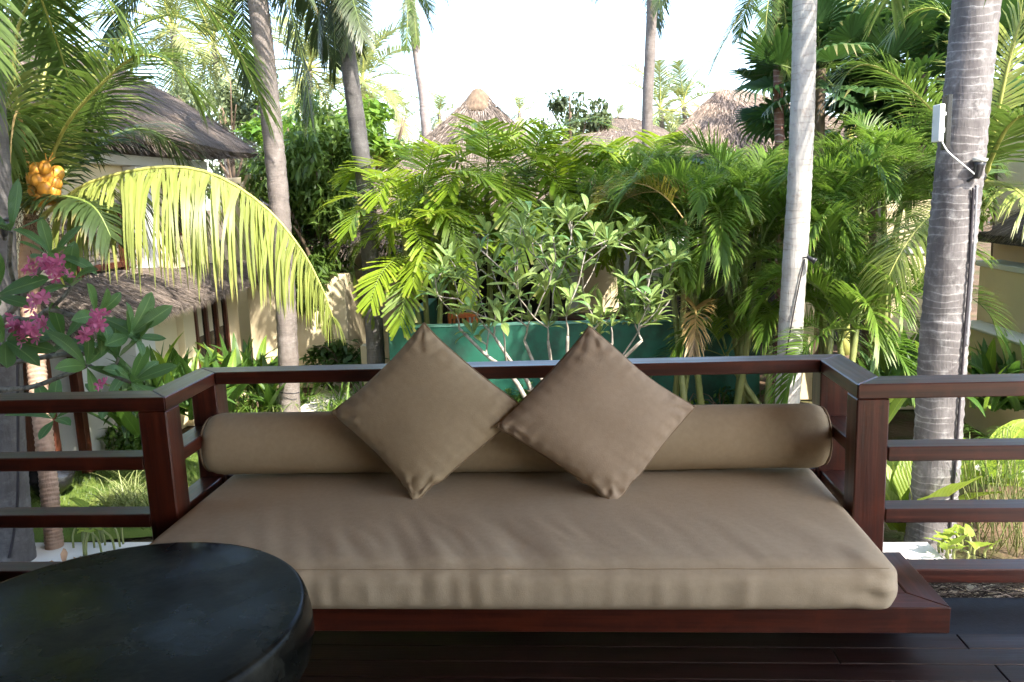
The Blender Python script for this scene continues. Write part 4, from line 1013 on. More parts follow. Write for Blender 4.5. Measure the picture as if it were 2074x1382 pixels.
# left foreground: grey trunk with cable, tan trunk that carries the coconut crown
pp = pxpath([(32, 1135, 7.2), (26, 1060, 7.2), (14, 900, 7.2), (4, 700, 7.2), (-10, 450, 7.2), (-40, 100, 7.2), (-100, -370, 7.2)]); pp[0][2] = -.05
tG, topG = palm('coconut_palm', 'grey trunk with black cable cut by the left edge', 'palm', pp, .168, .15, 'trunk_dark', n=24, k=150, flare=.15, seed=8, ringgap=.1)  # darker bark colour stands in for the shade on this trunk
full_crown(tG, topG, COCO_ME, list(COCO), 14, .95, 11, mat='coco')
pp = pxpath([(112, 1125, 7.5), (106, 1060, 7.55), (96, 950, 7.7), (82, 820, 7.9), (70, 700, 8.1), (58, 560, 8.3), (70, 440, 8.5)]); pp[0][2] = -.05
tP, topP = palm('coconut_palm', 'tan ringed palm with orange coconuts and the great arching yellow-green frond', 'palm', pp, .080, .10, 'trunk_tan', n=20, k=320, flare=.15, seed=9, ringgap=.05, ripple=.13)


def hero(t, name, pts, mat, rc, leaf_len, w=.045, n=90, droop=.7, pet=.1, seed=0, rr=.03, ang=(75, 35), ragged=.08, vup=.1, **k):
    cv = pxpath(pts); o = np.array(cv[0]); mb = frond_mb([c - o for c in cv], leaf_len, w, n=n, droop=droop, pet=pet, seed=seed, rr=rr, ang=ang, ragged=ragged, vup=vup, **k)
    return link(name, mb.mesh(name, [mat, rc]), t, loc=o)


hero(tP, 'frond', [(75, 450, 8.5), (120, 412, 8.4), (190, 368, 8.25), (320, 340, 8.0), (430, 353, 7.85), (535, 418, 7.75), (610, 505, 7.7), (655, 590, 7.7), (678, 655, 7.7)], 'coco_yellow', 'rachis', 1.3, .030, n=195, droop=1.3, seed=1, segs=5, vup=-.65, ragged=.1,
     lenprof=lambda t: .62 + .38 * math.sin(math.pi * min(1, t * 1.25 + .05)) if t < .75 else .62 - 1.7 * (t - .75), ang=(76, 40), jitter=.2)
hero(tP, 'frond', [(80, 420, 8.5), (105, 320, 8.4), (140, 245, 8.2), (196, 180, 8.0), (254, 126, 7.9), (300, 112, 7.8), (350, 132, 7.8), (395, 185, 7.9)], 'coco', 'rachis', .85, .031, n=80, droop=.8, seed=2)
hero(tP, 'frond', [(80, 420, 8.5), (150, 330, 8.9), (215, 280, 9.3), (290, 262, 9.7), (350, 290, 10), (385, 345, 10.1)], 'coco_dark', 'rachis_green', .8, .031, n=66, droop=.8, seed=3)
hero(tP, 'frond', [(70, 420, 8.5), (55, 300, 8.4), (30, 180, 8.3), (35, 60, 8.2), (80, -20, 8.1), (150, -40, 8.0), (230, 10, 8.0), (270, 80, 8)], 'coco', 'rachis', .85, .031, n=80, droop=.8, seed=4)
hero(tP, 'frond', [(65, 420, 8.5), (55, 330, 8.3), (45, 262, 8.1), (36, 228, 7.9), (28, 245, 7.7), (22, 300, 7.6), (20, 350, 7.6)], 'coco', 'rachis_dry', .5, .036, n=50, droop=1.0, seed=5)
hero(tP, 'frond', [(60, 420, 8.5), (30, 330, 8.3), (5, 240, 8.1), (-25, 160, 8.0), (-60, 130, 7.9), (-110, 150, 7.8)], 'coco_yellow', 'rachis', .85, .031, n=70, droop=.8, seed=6)
hero(tP, 'frond', [(60, 430, 8.5), (10, 390, 8.2), (-50, 400, 8), (-100, 450, 7.8)], 'coco', 'rachis', .75, .031, n=60, droop=.9, seed=7)
hero(tP, 'frond', [(75, 410, 8.6), (130, 260, 9.2), (190, 150, 9.9), (270, 60, 10.5), (350, 30, 11), (420, 60, 11.3)], 'coco', 'rachis', .95, .031, n=76, droop=.7, seed=8)
hero(tP, 'frond', [(72, 400, 8.6), (80, 220, 8.9), (110, 60, 9.3), (160, -60, 9.6), (240, -80, 9.8), (320, -20, 10)], 'coco_yellow', 'rachis', .95, .031, n=76, droop=.7, seed=9)
hero(tP, 'frond', [(72, 420, 8.4), (130, 400, 8.0), (190, 420, 7.7), (225, 480, 7.6)], 'coco_dark', 'rachis_green', .6, .04, n=50, droop=1.0, seed=10)
# orange coconuts on their stalk, dry fibre round the crown base
mb = MB()
for a, b in (((70, 440, 8.5), (88, 380, 8.15)), ((75, 430, 8.5), (95, 330, 8.15)), ((75, 430, 8.5), (70, 350, 8.1)), ((75, 430, 8.5), (108, 350, 8.1))):
    p, q_ = PY(*a), PY(*b); mb.tube(spline([p, (p + q_) / 2 + V3(0, -.05, .08), q_], 6), .012, 5)
    for k in range(6): mb.tube([q_, q_ + V3(rnd.uniform(-.1, .1), rnd.uniform(-.1, .1), rnd.uniform(-.12, .12))], .005, 4)
link('fruit_stalk', mb.mesh('fruit_stalk', 'coconut'), tP)
cm = MB(); cm.lathe([(.004, -.1), (.05, -.085), (.082, -.03), (.085, .02), (.062, .07), (.02, .098)], 14); cme = cm.mesh('coconut', 'coconut')
for k, (u, v) in enumerate([(78, 366), (95, 358), (72, 384), (92, 385), (112, 372), (100, 402), (83, 405), (66, 362), (114, 352), (90, 340), (107, 388), (76, 345)]):
    link('coconut', cme, tP, loc=PY(u, v, 8.02 + .06 * (k % 3)), rot=(rnd.uniform(-.5, .5), rnd.uniform(-.5, .5), rnd.uniform(0, 6)), scale=rnd.uniform(.72, .95))
fb = MB(); rr_ = random.Random(2)
for k in range(500):
    p = topP + V3(rr_.gauss(0, .1), rr_.gauss(0, .1), rr_.uniform(-.35, .1)); q_ = p + V3(rr_.gauss(0, .08), rr_.gauss(0, .08), rr_.uniform(-.25, .05)); w = V3(.004, 0, 0); fb.add([p - w, p + w, q_], [(0, 1, 2)])
link('crown_fibre', fb.mesh('crown_fibre', 'fibre'), tP)

# hidden-crown coconut palm on the right behind the big trunk
pp = pxpath([(1900, 900, 9.8), (1915, 700, 9.8), (1935, 500, 9.8), (1975, 350, 9.8)]); pp[0][2] = -.05
tY, topY = palm('young_coconut_palm', 'young coconut palm with yellow-green fronds spreading behind the big right trunk', 'palm', pp, .11, .12, 'trunk_dark', n=14, k=120, ripple=.1, seed=12)
hero(tY, 'frond', [(1985, 350, 9.8), (1935, 270, 9.6), (1880, 215, 9.5), (1820, 160, 9.4), (1765, 132, 9.4), (1725, 140, 9.4), (1700, 175, 9.4)], 'coco', 'rachis', .72, .027, n=84, droop=.55, seed=20, rr=.022)
hero(tY, 'frond', [(1985, 400, 9.8), (1930, 412, 9.5), (1880, 440, 9.2), (1835, 495, 9.0), (1800, 560, 8.9), (1782, 610, 8.9)], 'coco_yellow', 'rachis', .66, .027, n=76, droop=1.0, seed=21, rr=.02, pet=.05)
hero(tY, 'frond', [(1995, 350, 9.8), (2020, 230, 9.5), (2050, 100, 9.3), (2090, -10, 9.2), (2150, -40, 9.1)], 'coco_yellow', 'rachis', .8, .03, n=70, droop=.5, seed=22)
hero(tY, 'frond', [(1995, 350, 9.8), (2040, 260, 9.3), (2090, 230, 9.0), (2150, 260, 8.8)], 'coco', 'rachis', .8, .03, n=64, droop=.7, seed=23)
hero(tY, 'frond', [(1992, 360, 9.8), (1975, 200, 9.9), (1945, 80, 10), (1900, 20, 10.1), (1840, 30, 10.2), (1800, 80, 10.2)], 'coco', 'rachis', .55, .026, n=80, droop=.6, seed=24)
hero(tY, 'frond', [(1995, 370, 9.8), (2050, 380, 9.2), (2110, 440, 8.8), (2150, 520, 8.6)], 'coco_yellow', 'rachis', .6, .024, n=70, droop=.8, seed=25)
hero(tY, 'frond', [(1990, 380, 9.8), (1960, 330, 10.4), (1915, 320, 11), (1870, 350, 11.4), (1835, 420, 11.6)], 'coco', 'rachis_green', .7, .036, n=60, droop=.8, seed=27)

# far coconut palms
for lab, u, v, Y, tu, tv, sc, n in (
        ('sunlit coconut palm behind the villa, crown right of the leaning grey trunk', 626, 140, 33, 600, 320, 1.0, 22),
        ('pale coconut palm far behind the villa roof, left of the leaning grey trunk', 432, 88, 36, 440, 260, 1.0, 20),
        ('hazy coconut palm directly behind the dark trunk', 735, 165, 38, 742, 330, 1.0, 20),
        ('distant coconut palm left of the gable, nearer the thin trunk', 1338, 222, 44, 1340, 330, .95, 14),
        ('distant coconut palm left of the gable, nearer the thatch', 1385, 212, 47, 1388, 330, .95, 14),
        ('small distant palm just left of the thin curved trunk', 800, 225, 55, 802, 300, .8, 12),
        ('small distant palm just right of the thin curved trunk', 890, 232, 55, 890, 300, .7, 12),
        ('small distant palm right of the central thatch peak', 1052, 228, 60, 1052, 300, .7, 12),
        ('small distant palm over the low roof', 1252, 236, 62, 1252, 300, .5, 10),
        ('far coconut palm at the top left behind other fronds', 350, 60, 30, 356, 260, .9, 16)):
    t_ = PY(u, v, Y); b_ = PY(tu, tv, Y); b_ = np.array([b_[0], b_[1], -.05])
    t, tp = palm('distant_coconut_palm', lab, 'palm', [b_, (b_ + t_) / 2 + V3(.2, 0, 0), t_], .17, .12, 'trunk_brown', n=8, k=20, seed=int(u))
    full_crown(t, tp, COCOF, list(COCOF), n, sc * 1.05, int(u))
    if sc >= 1: link('fruit_cluster', fb.mesh('fruit_cluster', 'fibre'), t, loc=tp - topP * 1.0 + V3(0, -.25, -.1)) if False else None

# palm cut by the top edge between the pale trunk and the fan palms
pp = pxpath([(1722, 330, 17), (1722, 200, 17), (1726, 60, 17), (1735, -40, 17)]); pp[0][2] = -.05
t, tp = palm('coconut_palm', 'yellow-stemmed palm showing between the two fan palms at the top', 'palm', pp, .09, .10, 'rachis', n=10, k=30, seed=31)
full_crown(t, tp, COCO_ME, list(COCO), 10, .6, 31, mat='coco_yellow')

# fan palms
def fanpalm(label, base, top, n, sc, seed):
    t, tp = palm('fan_palm', label, 'palm', [ground(base), (np.array(base) * .3 + np.array(top) * .7) * V3(1, 1, 0) + V3(0, 0, top[2] * .6), np.array(top)], .10, .085, 'bark_brown', n=10, k=40, seed=seed)
    r = random.Random(seed)
    for i in range(n):
        az = i * 137.5 + r.uniform(-15, 15); e = 75 - 120 * (i / n) + r.uniform(-8, 8)
        link('fan_leaf', FAN_ME[r.randrange(5)], t, loc=tp + V3(0, 0, r.uniform(-.25, .15)), rot=Euler((r.uniform(-.5, .5), -R_(e), R_(az)), 'XYZ'), scale=sc * r.uniform(.85, 1.1))
fanpalm('dark fan palm just right of the pale trunk', PY(1662, 300, 14.5), PY(1662, 140, 14.5), 24, 1.0, 1)
fanpalm('dark fan palm in the upper right beyond the big trunk', PY(1870, 300, 14.5), PY(1868, 150, 14.5), 26, 1.05, 2)
fanpalm('dark fan palm low behind the slim ringed trunk', PY(1600, 300, 15.5), PY(1612, 200, 15.5), 16, .95, 3)
fanpalm('low dark fan palm under the spreading right frond', PY(1770, 320, 15), PY(1775, 290, 15), 16, .9, 4)
fanpalm('dark fan palm at the right edge behind coconut fronds', PY(2040, 300, 14), PY(2040, 120, 14), 20, 1.0, 5)

# bright feather palms in the centre
def feather(label, base, tops, n, sc, seed, nm='feather_palm'):
    base = ground(base); t = thing(nm, label, 'palm', base); r = random.Random(seed)
    for i, tp in enumerate(tops):
        tp = np.array(tp); b = base + V3(r.uniform(-.2, .2), r.uniform(-.15, .15), 0); mb, cv = trunk_mb([b, (b + tp) / 2 + V3(r.uniform(-.1, .1), 0, 0), tp], .05, .036, n=10, k=30, flare=.2, ripple=.06)
        link('stem', mb.mesh('stem', 'cane'), t)
        full_crown(t, tp, MACA_ME, list(MACA_ME), n, sc, seed + i)
feather('bright feather palm with tallest crown, in front of the central peak', PY(1000, 700, 13.3), [PY(985, 360, 13.2), PY(1070, 350, 13.4)], 15, 1.02, 1)
feather('bright feather palm left of the central peak, behind the dark trunk', PY(850, 700, 12.4), [PY(862, 375, 12.4), PY(815, 440, 12.2)], 13, .9, 2)
feather('bright feather palm hanging over the left half of the green wall', PY(890, 700, 12.3), [PY(900, 500, 12.2), PY(830, 520, 12.3)], 11, .75, 3)
feather('bright feather palm behind the bare-stemmed plumeria', PY(1110, 700, 13.2), [PY(1120, 420, 13.0), PY(1170, 390, 13.4)], 12, .95, 4)
feather('bright feather palm beside the low roof, right of centre', PY(1250, 700, 13.4), [PY(1250, 390, 13.6), PY(1310, 385, 14)], 12, .95, 5)

# cane palms right of centre
def cane(label, base, stems, seed, n=8, sc=1., dry=0.):
    base = ground(base); t = thing('cane_palm', label, 'palm', base); r = random.Random(seed)
    for i, tp in enumerate(stems):
        tp = np.array(tp, float); b = base + V3(r.uniform(-.35, .35), r.uniform(-.25, .25), 0); mb, cv = trunk_mb([b, b * .45 + tp * .55 + V3(r.uniform(-.06, .06), 0, 0), tp], .05, .034, n=10, k=60, flare=.1, ripple=.10, ringgap=.16, seed=i)
        link('cane', mb.mesh('cane', 'cane'), t); ke = [78, 58, 58, 38, 18]
        for k in range(n):
            az = k * 137.5 + r.uniform(-20, 20) + i * 50; e = ke[min(4, int(k / n * 5))]
            m = 'areca' if r.random() > dry else r.choice(['areca_yellow', 'areca_tan'])
            link('frond', ARECA_ME[((e, r.randrange(2)), m)], t, loc=tp + V3(0, 0, r.uniform(-.1, .1)), rot=Euler((r.uniform(-.25, .25), 0, R_(az)), 'XYZ'), scale=sc * r.uniform(.8, 1.12))
cane('cane palm clump over the right half of the green wall', PY(1400, 740, 11.0), [PY(1392, 470, 11.0), PY(1430, 450, 11.3), PY(1350, 470, 11.5), PY(1408, 640, 10.8)], 1, sc=.92, dry=.08)
cane('cane palm clump directly left of the pale trunk', PY(1490, 760, 11.2), [PY(1462, 480, 11.2), PY(1510, 450, 11.4), PY(1540, 510, 11.0), PY(1490, 440, 12)], 2, sc=.92, dry=.07)
cane('cane palm clump directly right of the pale trunk', PY(1690, 760, 11.3), [PY(1680, 450, 11.4), PY(1720, 470, 11.2), PY(1660, 560, 11.0), PY(1740, 430, 12)], 3, sc=.9, dry=.03)
cane('low cane palm clump spilling over the right rail corner', PY(1730, 800, 9.8), [PY(1735, 660, 9.8), PY(1700, 690, 9.8), PY(1690, 610, 10.4)], 4, n=8, sc=.9)
cane('tall cane palm clump behind the others, under the gable', PY(1440, 700, 13), [PY(1400, 440, 13), PY(1480, 425, 13), PY(1340, 430, 13), PY(1545, 420, 13.2)], 5, sc=.78)
cane('dark cane palm clump at the back, left of the yellow hanging frond', PY(1780, 700, 12.3), [PY(1790, 370, 12.2), PY(1835, 380, 12.2), PY(1750, 420, 12.2)], 6, sc=.85)
cane('low shaded cane palm tuft against the right end of the green wall', PY(1560, 800, 11.2), [PY(1560, 700, 11.2), PY(1470, 720, 11.2), PY(1600, 640, 11.5)], 7, n=7, sc=.8)
cane('cane palm clump right of the bright feather palms', PY(1290, 700, 12.6), [PY(1290, 430, 12.6), PY(1240, 410, 12.8), PY(1310, 500, 12.4)], 8, sc=.85)

# ================================================================== TREES AND SHRUBS
broadtree('grey-green round tree behind the villa roof', ground(PY(470, 330, 26)), PY(470, 210, 26)[2], 2.4, 2, 1.5, 5200, .22, 'broad_grey', 1)
broadtree('bright leafy tree between the villa and the leaning trunk', ground(PY(560, 360, 20)), PY(545, 290, 20)[2], 1.5, 1.5, 1.0, 2600, .24, 'broad_bright', 2)
broadtree('drooping bamboo-like tree left of the dark trunk', ground(PY(660, 700, 15)), PY(670, 330, 15)[2], 1.05, 1.0, 1.3, 6500, .26, 'bambooish', 3, droop=.4, thin=.26, clumps=26)
broadtree('shaded leafy shrub below the bamboo-like tree', ground(PY(660, 700, 14.8)), PY(665, 500, 14.8)[2], .8, .8, 1.0, 3600, .24, 'bambooish', 13, droop=.4, thin=.26, clumps=20)
broadtree('bright leafy tree behind the dark trunk, right side', ground(PY(775, 400, 20)), PY(785, 270, 20)[2], 1.3, 1.3, .8, 2400, .26, 'broad_bright', 4)
broadtree('sparse feathery tree right of the central peak', ground(PY(1155, 320, 32)), PY(1155, 225, 32)[2], 1.4, 1.2, .95, 900, .3, 'broad_grey', 5, clumps=12)
broadtree('small sparse tree beside the low roof', ground(PY(1205, 320, 32)), PY(1200, 245, 32)[2], .6, .6, .4, 260, .26, 'broad_grey', 6, clumps=6)
broadtree('dense dark tree behind the cane palms', ground(PY(1600, 500, 16.5)), PY(1610, 400, 16.5)[2], 2.6, 1.2, 1.3, 6500, .28, 'broad', 7)
broadtree('dense green tree behind the feather palms', ground(PY(900, 500, 15.5)), PY(840, 440, 14.4)[2], 1.3, .5, .9, 2600, .26, 'broad', 8)
broadtree('dark tree filling the gap beside the right villa', ground(PY(1780, 500, 16)), PY(1800, 330, 16)[2], 1.8, 1.2, 1.2, 3500, .28, 'broad', 9)
broadtree('leafy tree behind the right edge palms', ground(PY(2060, 500, 16)), PY(2050, 250, 16)[2], 1.8, 1.2, 1.6, 3500, .28, 'broad_bright', 10)
for k in range(9):
    u = 250 + k * 210; Y = 70 + 6 * ((k * 5) % 4); p = PY(u, 330, Y)
    broadtree('%s far tree from the left in the distant tree line' % ORD[k], ground(p), 6 + .8 * (k % 3), 8, 4, 2.4, 2600, .75, 'broad_grey' if k % 2 else 'broad', 40 + k, group='distant tree line', trunkr=.3, name='distant_tree')

# plumeria in the middle: pale forking branches, leaf whorls at the tips
def plumeria(label, base, tips, seed, meshes, lsc, bark, r0=.045, nleaf=(6, 9), whorl_r=.02, joints=None, el=(-15, 60), name='plumeria_shrub'):
    base = np.array(base, float); t = thing(name, label, 'plumeria', base); r = random.Random(seed); mb = MB()
    mains = joints or []
    for path, ra, rb in mains: mb.tube(spline(path, 14), [ra + (rb - ra) * i / 13 * (1 + .1 * math.sin(i * 2)) for i in range(14)], 7)
    link('branches', mb.mesh('branches', bark), t); count = 0; rest = MB()
    for tp, ax in sorted(tips, key=lambda a_: a_[0][1]):
        n = r.randint(*nleaf); ax = unit(ax); a = unit(np.cross(ax, V3(.3, .2, 1))); b = np.cross(a, ax); ph = r.random() * 6.3
        for k in range(n):
            th = ph + k * 2.399; op = R_(r.uniform(45, 98) * (.5 + .5 * k / n)); d = unit(math.cos(op) * ax + math.sin(op) * (math.cos(th) * a + math.sin(th) * b))
            z = unit(ax - (ax @ d) * d + V3(0, 0, .15)); y = np.cross(z, d); y = unit(y); z = np.cross(d, y)
            M = Matrix(((d[0], y[0], z[0]), (d[1], y[1], z[1]), (d[2], y[2], z[2])))
            q = r.randrange(len(meshes)); sc = lsc * r.uniform(.7, 1.15); at_ = np.array(tp) + d * whorl_r; count += 1
            if count <= 300: link('leaf', meshes[q], t, loc=at_, rot=M.to_euler(), scale=sc)
            else:
                src = PLUMC_MB[q]; Mn = np.array(M); rest.add((np.array(src.v) * sc) @ Mn.T + at_, [], None); b_ = len(rest.v) - len(src.v)
                for f_, u_ in zip(src.f, src.uv): rest.f.append([b_ + i_ for i_ in f_]); rest.m.append(0); rest.uv.append(u_)
    if rest.f: o = link('more_leaves', rest.mesh('more_leaves', 'plum_leaf_pale'), t); o['kind'] = 'stuff'
    return t


r = random.Random(21); joints = []; tips = []; pb = ground(PY(1140, 800, 9.6)); nodes = []
for u0, v0, u1, v1 in ((1040, 765, 930, 665), (1070, 775, 1000, 680), (1105, 785, 1062, 690), (1125, 790, 1110, 690), (1145, 790, 1150, 680), (1165, 790, 1195, 690), (1185, 785, 1240, 695), (1200, 775, 1300, 690)):
    p = PY(u0, v0, 9.6 + r.uniform(-.25, .2)); q = PY(u1, v1, 9.6 + r.uniform(-.45, .35)); m_ = (p + q) / 2 + V3(0, 0, -.03)
    joints.append(([pb + V3(0, 0, .05), (pb + p) / 2 + V3(0, 0, .05), p, m_, q], .036, .017)); nodes += [(p, .024), (m_, .02), (q, .017)]
cand = []
while len(cand) < 96:
    a, b = r.uniform(-1, 1), r.uniform(-1, 1)
    if a * a + b * b < 1 and (b < .35 or abs(a) > .3) and not (b > .75): cand.append((a, b, r.uniform(-1, 1) * math.sqrt(max(.05, 1 - a * a - b * b))))
tpts = [PY(1128 + 250 * a, 575 + 150 * b, 9.55 + .75 * c) for a, b, c in cand]
tpts += [nd[0] + V3(r.uniform(-.08, .08), r.uniform(-.1, .05), r.uniform(.14, .24)) for nd in nodes[2::3]]
tpts.sort(key=lambda t_: np.linalg.norm(t_ - pb))
for t_ in tpts:
    best = min(nodes, key=lambda nd: np.linalg.norm(t_ - nd[0]) * (1 + 1.6 * (1 - float(unit(nd[0] - pb) @ unit(t_ - nd[0])))) + (2.0 if nd[0][2] > t_[2] - .03 else 0)); b0, rb_ = best; d0 = t_ - b0; L = np.linalg.norm(d0)
    m1 = b0 + d0 * .4 + V3(r.uniform(-.06, .06), r.uniform(-.06, .06), -.03) * L * .8; m2 = b0 + d0 * .75 + V3(r.uniform(-.04, .04), r.uniform(-.04, .04), -.02) * L * .8
    ra = min(.013, rb_ * .9); joints.append(([b0, m1, m2, t_], ra, .0075)); nodes += [(m1, ra * .95), (m2, ra * .85), (t_, .0095)]
    tips.append((t_, unit(t_ - m2 + V3(0, 0, .12))))
plumeria('pale-branched plumeria with small leaf whorls in front of the green wall', pb, tips, 3, PLUMC_ME, 1.0, 'plum_bark', joints=joints, nleaf=(6, 8))

# plumeria at the left edge: big leaves, pink flower heads
def P5(u, v, dy=0): return PY(u, v, 4.9 + dy)
J = []; tp_ = []
def br(pts, ra, rb): J.append(([P5(*p) for p in pts], ra, rb))
br([(-40, 700, .1), (40, 610, .05), (70, 560, 0), (105, 520, 0)], .022, .016); br([(40, 610, .05), (20, 540, -.05), (22, 470, -.1)], .016, .013)
br([(-40, 640, .2), (60, 648, .1), (100, 628, 0), (150, 640, 0), (195, 640, 0)], .018, .014); br([(100, 628, 0), (130, 600, 0), (145, 580, .0)], .013, .010)
br([(-30, 745, 0), (100, 722, .0), (180, 715, .05), (225, 696, .1), (262, 680, .1)], .018, .012); br([(100, 722, 0), (120, 700, .05), (130, 690, .05)], .012, .010)
br([(-20, 790, -.1), (60, 785, -.1), (130, 760, -.05), (175, 742, -.05)], .017, .013); br([(150, 722, .1), (190, 745, .1), (225, 760, .1), (265, 775, .15)], .014, .011); br([(225, 760, .1), (235, 740, .1), (240, 725, .1)], .01, .009)
for (u, v, dy, a) in ((22, 470, -.1, (0, -.2, 1)), (105, 520, 0, (.3, -.4, .8)), (195, 640, 0, (.9, -.3, .2)), (145, 580, 0, (.2, -.5, .6)), (262, 680, .1, (.9, -.1, .5)), (130, 690, .05, (.2, -.6, .7)), (175, 742, -.05, (.8, -.4, .3)), (265, 775, .15, (.7, -.3, .5)), (240, 725, .1, (.2, -.3, .9)), (-10, 600, -.1, (.6, -.5, .3)), (10, 690, -.2, (.7, -.6, .2)), (215, 820, .2, (.3, -.4, .7)), (110, 850, .3, (.2, -.4, .8))):
    tp_.append((P5(u, v, dy), V3(*a)))
tL2 = plumeria('plumeria at the left edge with broad veined leaves and pink blooms', ground(P5(-120, 900)), tp_, 9, PLUM_ME, .98, 'plum_bark_near', joints=J, nleaf=(5, 7), whorl_r=.012)
mb = MB(); mb.tube(spline([ground(P5(-120, 900)), P5(-110, 900), P5(-80, 800), P5(-40, 700, .1)], 12), [.05 - .002 * i for i in range(12)], 8); mb.tube(spline([P5(-80, 800), P5(-60, 700, .2), P5(-40, 640, .2)], 6), .022, 7); mb.tube(spline([P5(-80, 800), P5(-50, 760), P5(-30, 745)], 6), .02, 7); mb.tube(spline([P5(-95, 850), P5(-50, 800), P5(-20, 790, -.1)], 6), .02, 7)
link('trunk', mb.mesh('trunk', 'plum_bark_near'), tL2)
yl = blade(.22, .085, .3, .2, 8, 'plum', seed=90).mesh('leaf', 'plum_leaf_yellow')
link('leaf', yl, tL2, loc=P5(118, 512, -.02), rot=Euler((1.2, R_(78), R_(-70)), 'XYZ'), label='yellowing leaf hanging beside the pink flowers')
fm = MB()
for k in range(5):
    a = k * 2 * math.pi / 5; d = V3(math.cos(a), math.sin(a), .45); s_ = V3(-math.sin(a), math.cos(a), .25)
    fm.add([V3(0, 0, 0), d * .016 - s_ * .008, d * .032 - s_ * .011 + V3(0, 0, .002), d * .040, d * .032 + s_ * .011, d * .016 + s_ * .008], [(0, 1, 2, 3, 4, 5)])
fm.tube([V3(0, 0, .002), V3(0, 0, -.022)], .003, 5); fme = fm.mesh('flower', 'petal'); r = random.Random(33)
for (u, v, n, s) in ((105, 545, 20, 26), (62, 545, 6, 16), (52, 670, 20, 26), (82, 655, 4, 14), (78, 612, 5, 14), (198, 652, 10, 16), (168, 680, 5, 10), (207, 640, 4, 9), (30, 655, 5, 12), (205, 778, 3, 8)):
    for k in range(n):
        p = P5(u + r.gauss(0, s * .5), v + r.gauss(0, s * .55), r.uniform(-.42, -.25)); link('flower', fme, tL2, loc=p, rot=Euler((R_(60 + r.uniform(-50, 50)), r.uniform(-.8, .8), r.uniform(-1, 1)), 'XYZ'), scale=r.uniform(.8, 1.2))

# strap-leaf hedge along the villa wall
spots = [(330, 745, 10.8), (372, 735, 11.3), (352, 760, 10.4), (430, 730, 11.9), (470, 735, 12.2), (500, 730, 12.5), (535, 735, 12.6), (455, 760, 11.4), (300, 760, 10.2), (545, 760, 11.8), (400, 770, 10.4), (265, 800, 9.6)]
for k, (u, v, Y) in enumerate(spots):
    p = PY(u, v, Y); rosette('strap_leaf_plant', '%s broad strap-leaved plant from the near end of the villa hedge' % ORD[k], 'plant', (p[0], p[1], .02 + max(0, p[2] - .55)), STRAP_ME, 15, (35, 88), 1.0 + .12 * (k % 3), 60 + k, 'strap-leaved hedge by the left villa', spread=.12)
for k, (u, v, Y) in enumerate([(90, 900, 8.6), (140, 890, 8.9), (185, 900, 8.5), (240, 880, 9.0), (275, 900, 8.6), (120, 860, 9.4), (215, 850, 9.4), (160, 840, 9.6), (260, 840, 9.8), (70, 860, 9.2)]):
    p = PZ(u, v, .05); rosette('ginger_plant', '%s leafy ginger plant from the left, between the upper left rails' % ORD[k], 'plant', (p[0], p[1], .03), STRAP_ME, 14, (40, 88), .95 + .1 * (k % 3), 80 + k, 'ginger plants behind the left rails', spread=.16)
for k, (u, v) in enumerate([(480, 840), (520, 830), (555, 820), (500, 800), (540, 860), (470, 870), (620, 780), (680, 800), (720, 830), (660, 850), (735, 790)]):
    p = PZ(u, v + 40, .05); rosette('spider_lily', '%s grassy lily clump from the left beside the garden path' % ORD[k], 'plant', (p[0], p[1], .03), NARROW_ME, 30, (45, 88), 1.0, 100 + k, 'grassy lilies by the path', spread=.13)
for k, (u, v) in enumerate([(590, 735), (625, 738), (660, 735), (690, 742), (720, 735), (640, 745)]):
    p = PZ(u, v + 25, .05); rosette('dark_lily', '%s dark lily clump from the left below the shaded cream wall' % ORD[k], 'plant', (p[0], p[1], .03), NARROW_ME, 24, (50, 88), .95, 120 + k, 'lilies below the shaded wall', spread=.15)
for k, (u, v, s) in enumerate([(232, 1000, .7), (256, 1005, .75), (276, 990, .7), (290, 1012, .7)]):
    p = PZ(u, v + 30, .04); g = [blade(.8, .016, d, .2, 7, 'strap', seed=k + 150 + i).mesh('leaf', 'grass_pale') for i, d in enumerate((1.2, 2.0, 2.6))]
    rosette('pale_grass', '%s pale grass tuft from the left on the lawn' % ORD[k], 'grass', (p[0], p[1], .03), g, 55, (45, 88), s, 130 + k, 'pale grass tufts on the lawn', spread=.09)
for k, (u, v, Y) in enumerate([(1795, 735, 10.2), (1830, 735, 10.4), (1862, 730, 10.2), (1800, 700, 11.2), (1845, 690, 11.6), (1875, 700, 11.2), (1995, 740, 10), (2035, 740, 10.2), (2070, 745, 10), (2015, 715, 10.8), (2060, 715, 10.8), (1780, 765, 9.6)]):
    p = PY(u, v, Y); rosette('strap_leaf_plant', '%s strap-leaved plant from the left before the right villa' % ORD[k], 'plant', (p[0], p[1], .05 + max(0, p[2] - .6)), STRAP_ME, 15, (35, 88), 1.0 + .1 * (k % 3), 140 + k, 'strap-leaved hedge by the right villa', spread=.12)
# broad bright leaves seen between the right rails
rosette('wide_leaf_plant', 'bright plant with huge pale-ribbed leaves left of the big right trunk', 'plant', PZ(1832, 1075, .1), BIG_ME, 11, (45, 85), 1.15, 7, spread=.08)
rosette('wide_leaf_plant', 'wide blue-green leaved plant right of the big right trunk', 'plant', PZ(1985, 1010, .1) + V3(.15, 0, .15), BIG_ME, 9, (15, 60), 1.0, 8, spread=.08)
rosette('taro_plant', 'small bright leafy plant on the white kerb, right', 'plant', PZ(1945, 1130, .28), TARO_ME, 16, (10, 70), .26, 9, spread=.14, stalk=.14)
rosette('taro_plant', 'heart-leaved bright vine below the lowest left rail', 'plant', PZ(185, 1120, .1), TARO_ME, 14, (5, 60), .36, 10, spread=.25, stalk=.3)
rosette('strap_leaf_plant', 'dark strap plant at the foot of the right post', 'plant', PZ(1815, 1010, .05), NARROW_ME, 26, (30, 80), 1.1, 11, spread=.1)
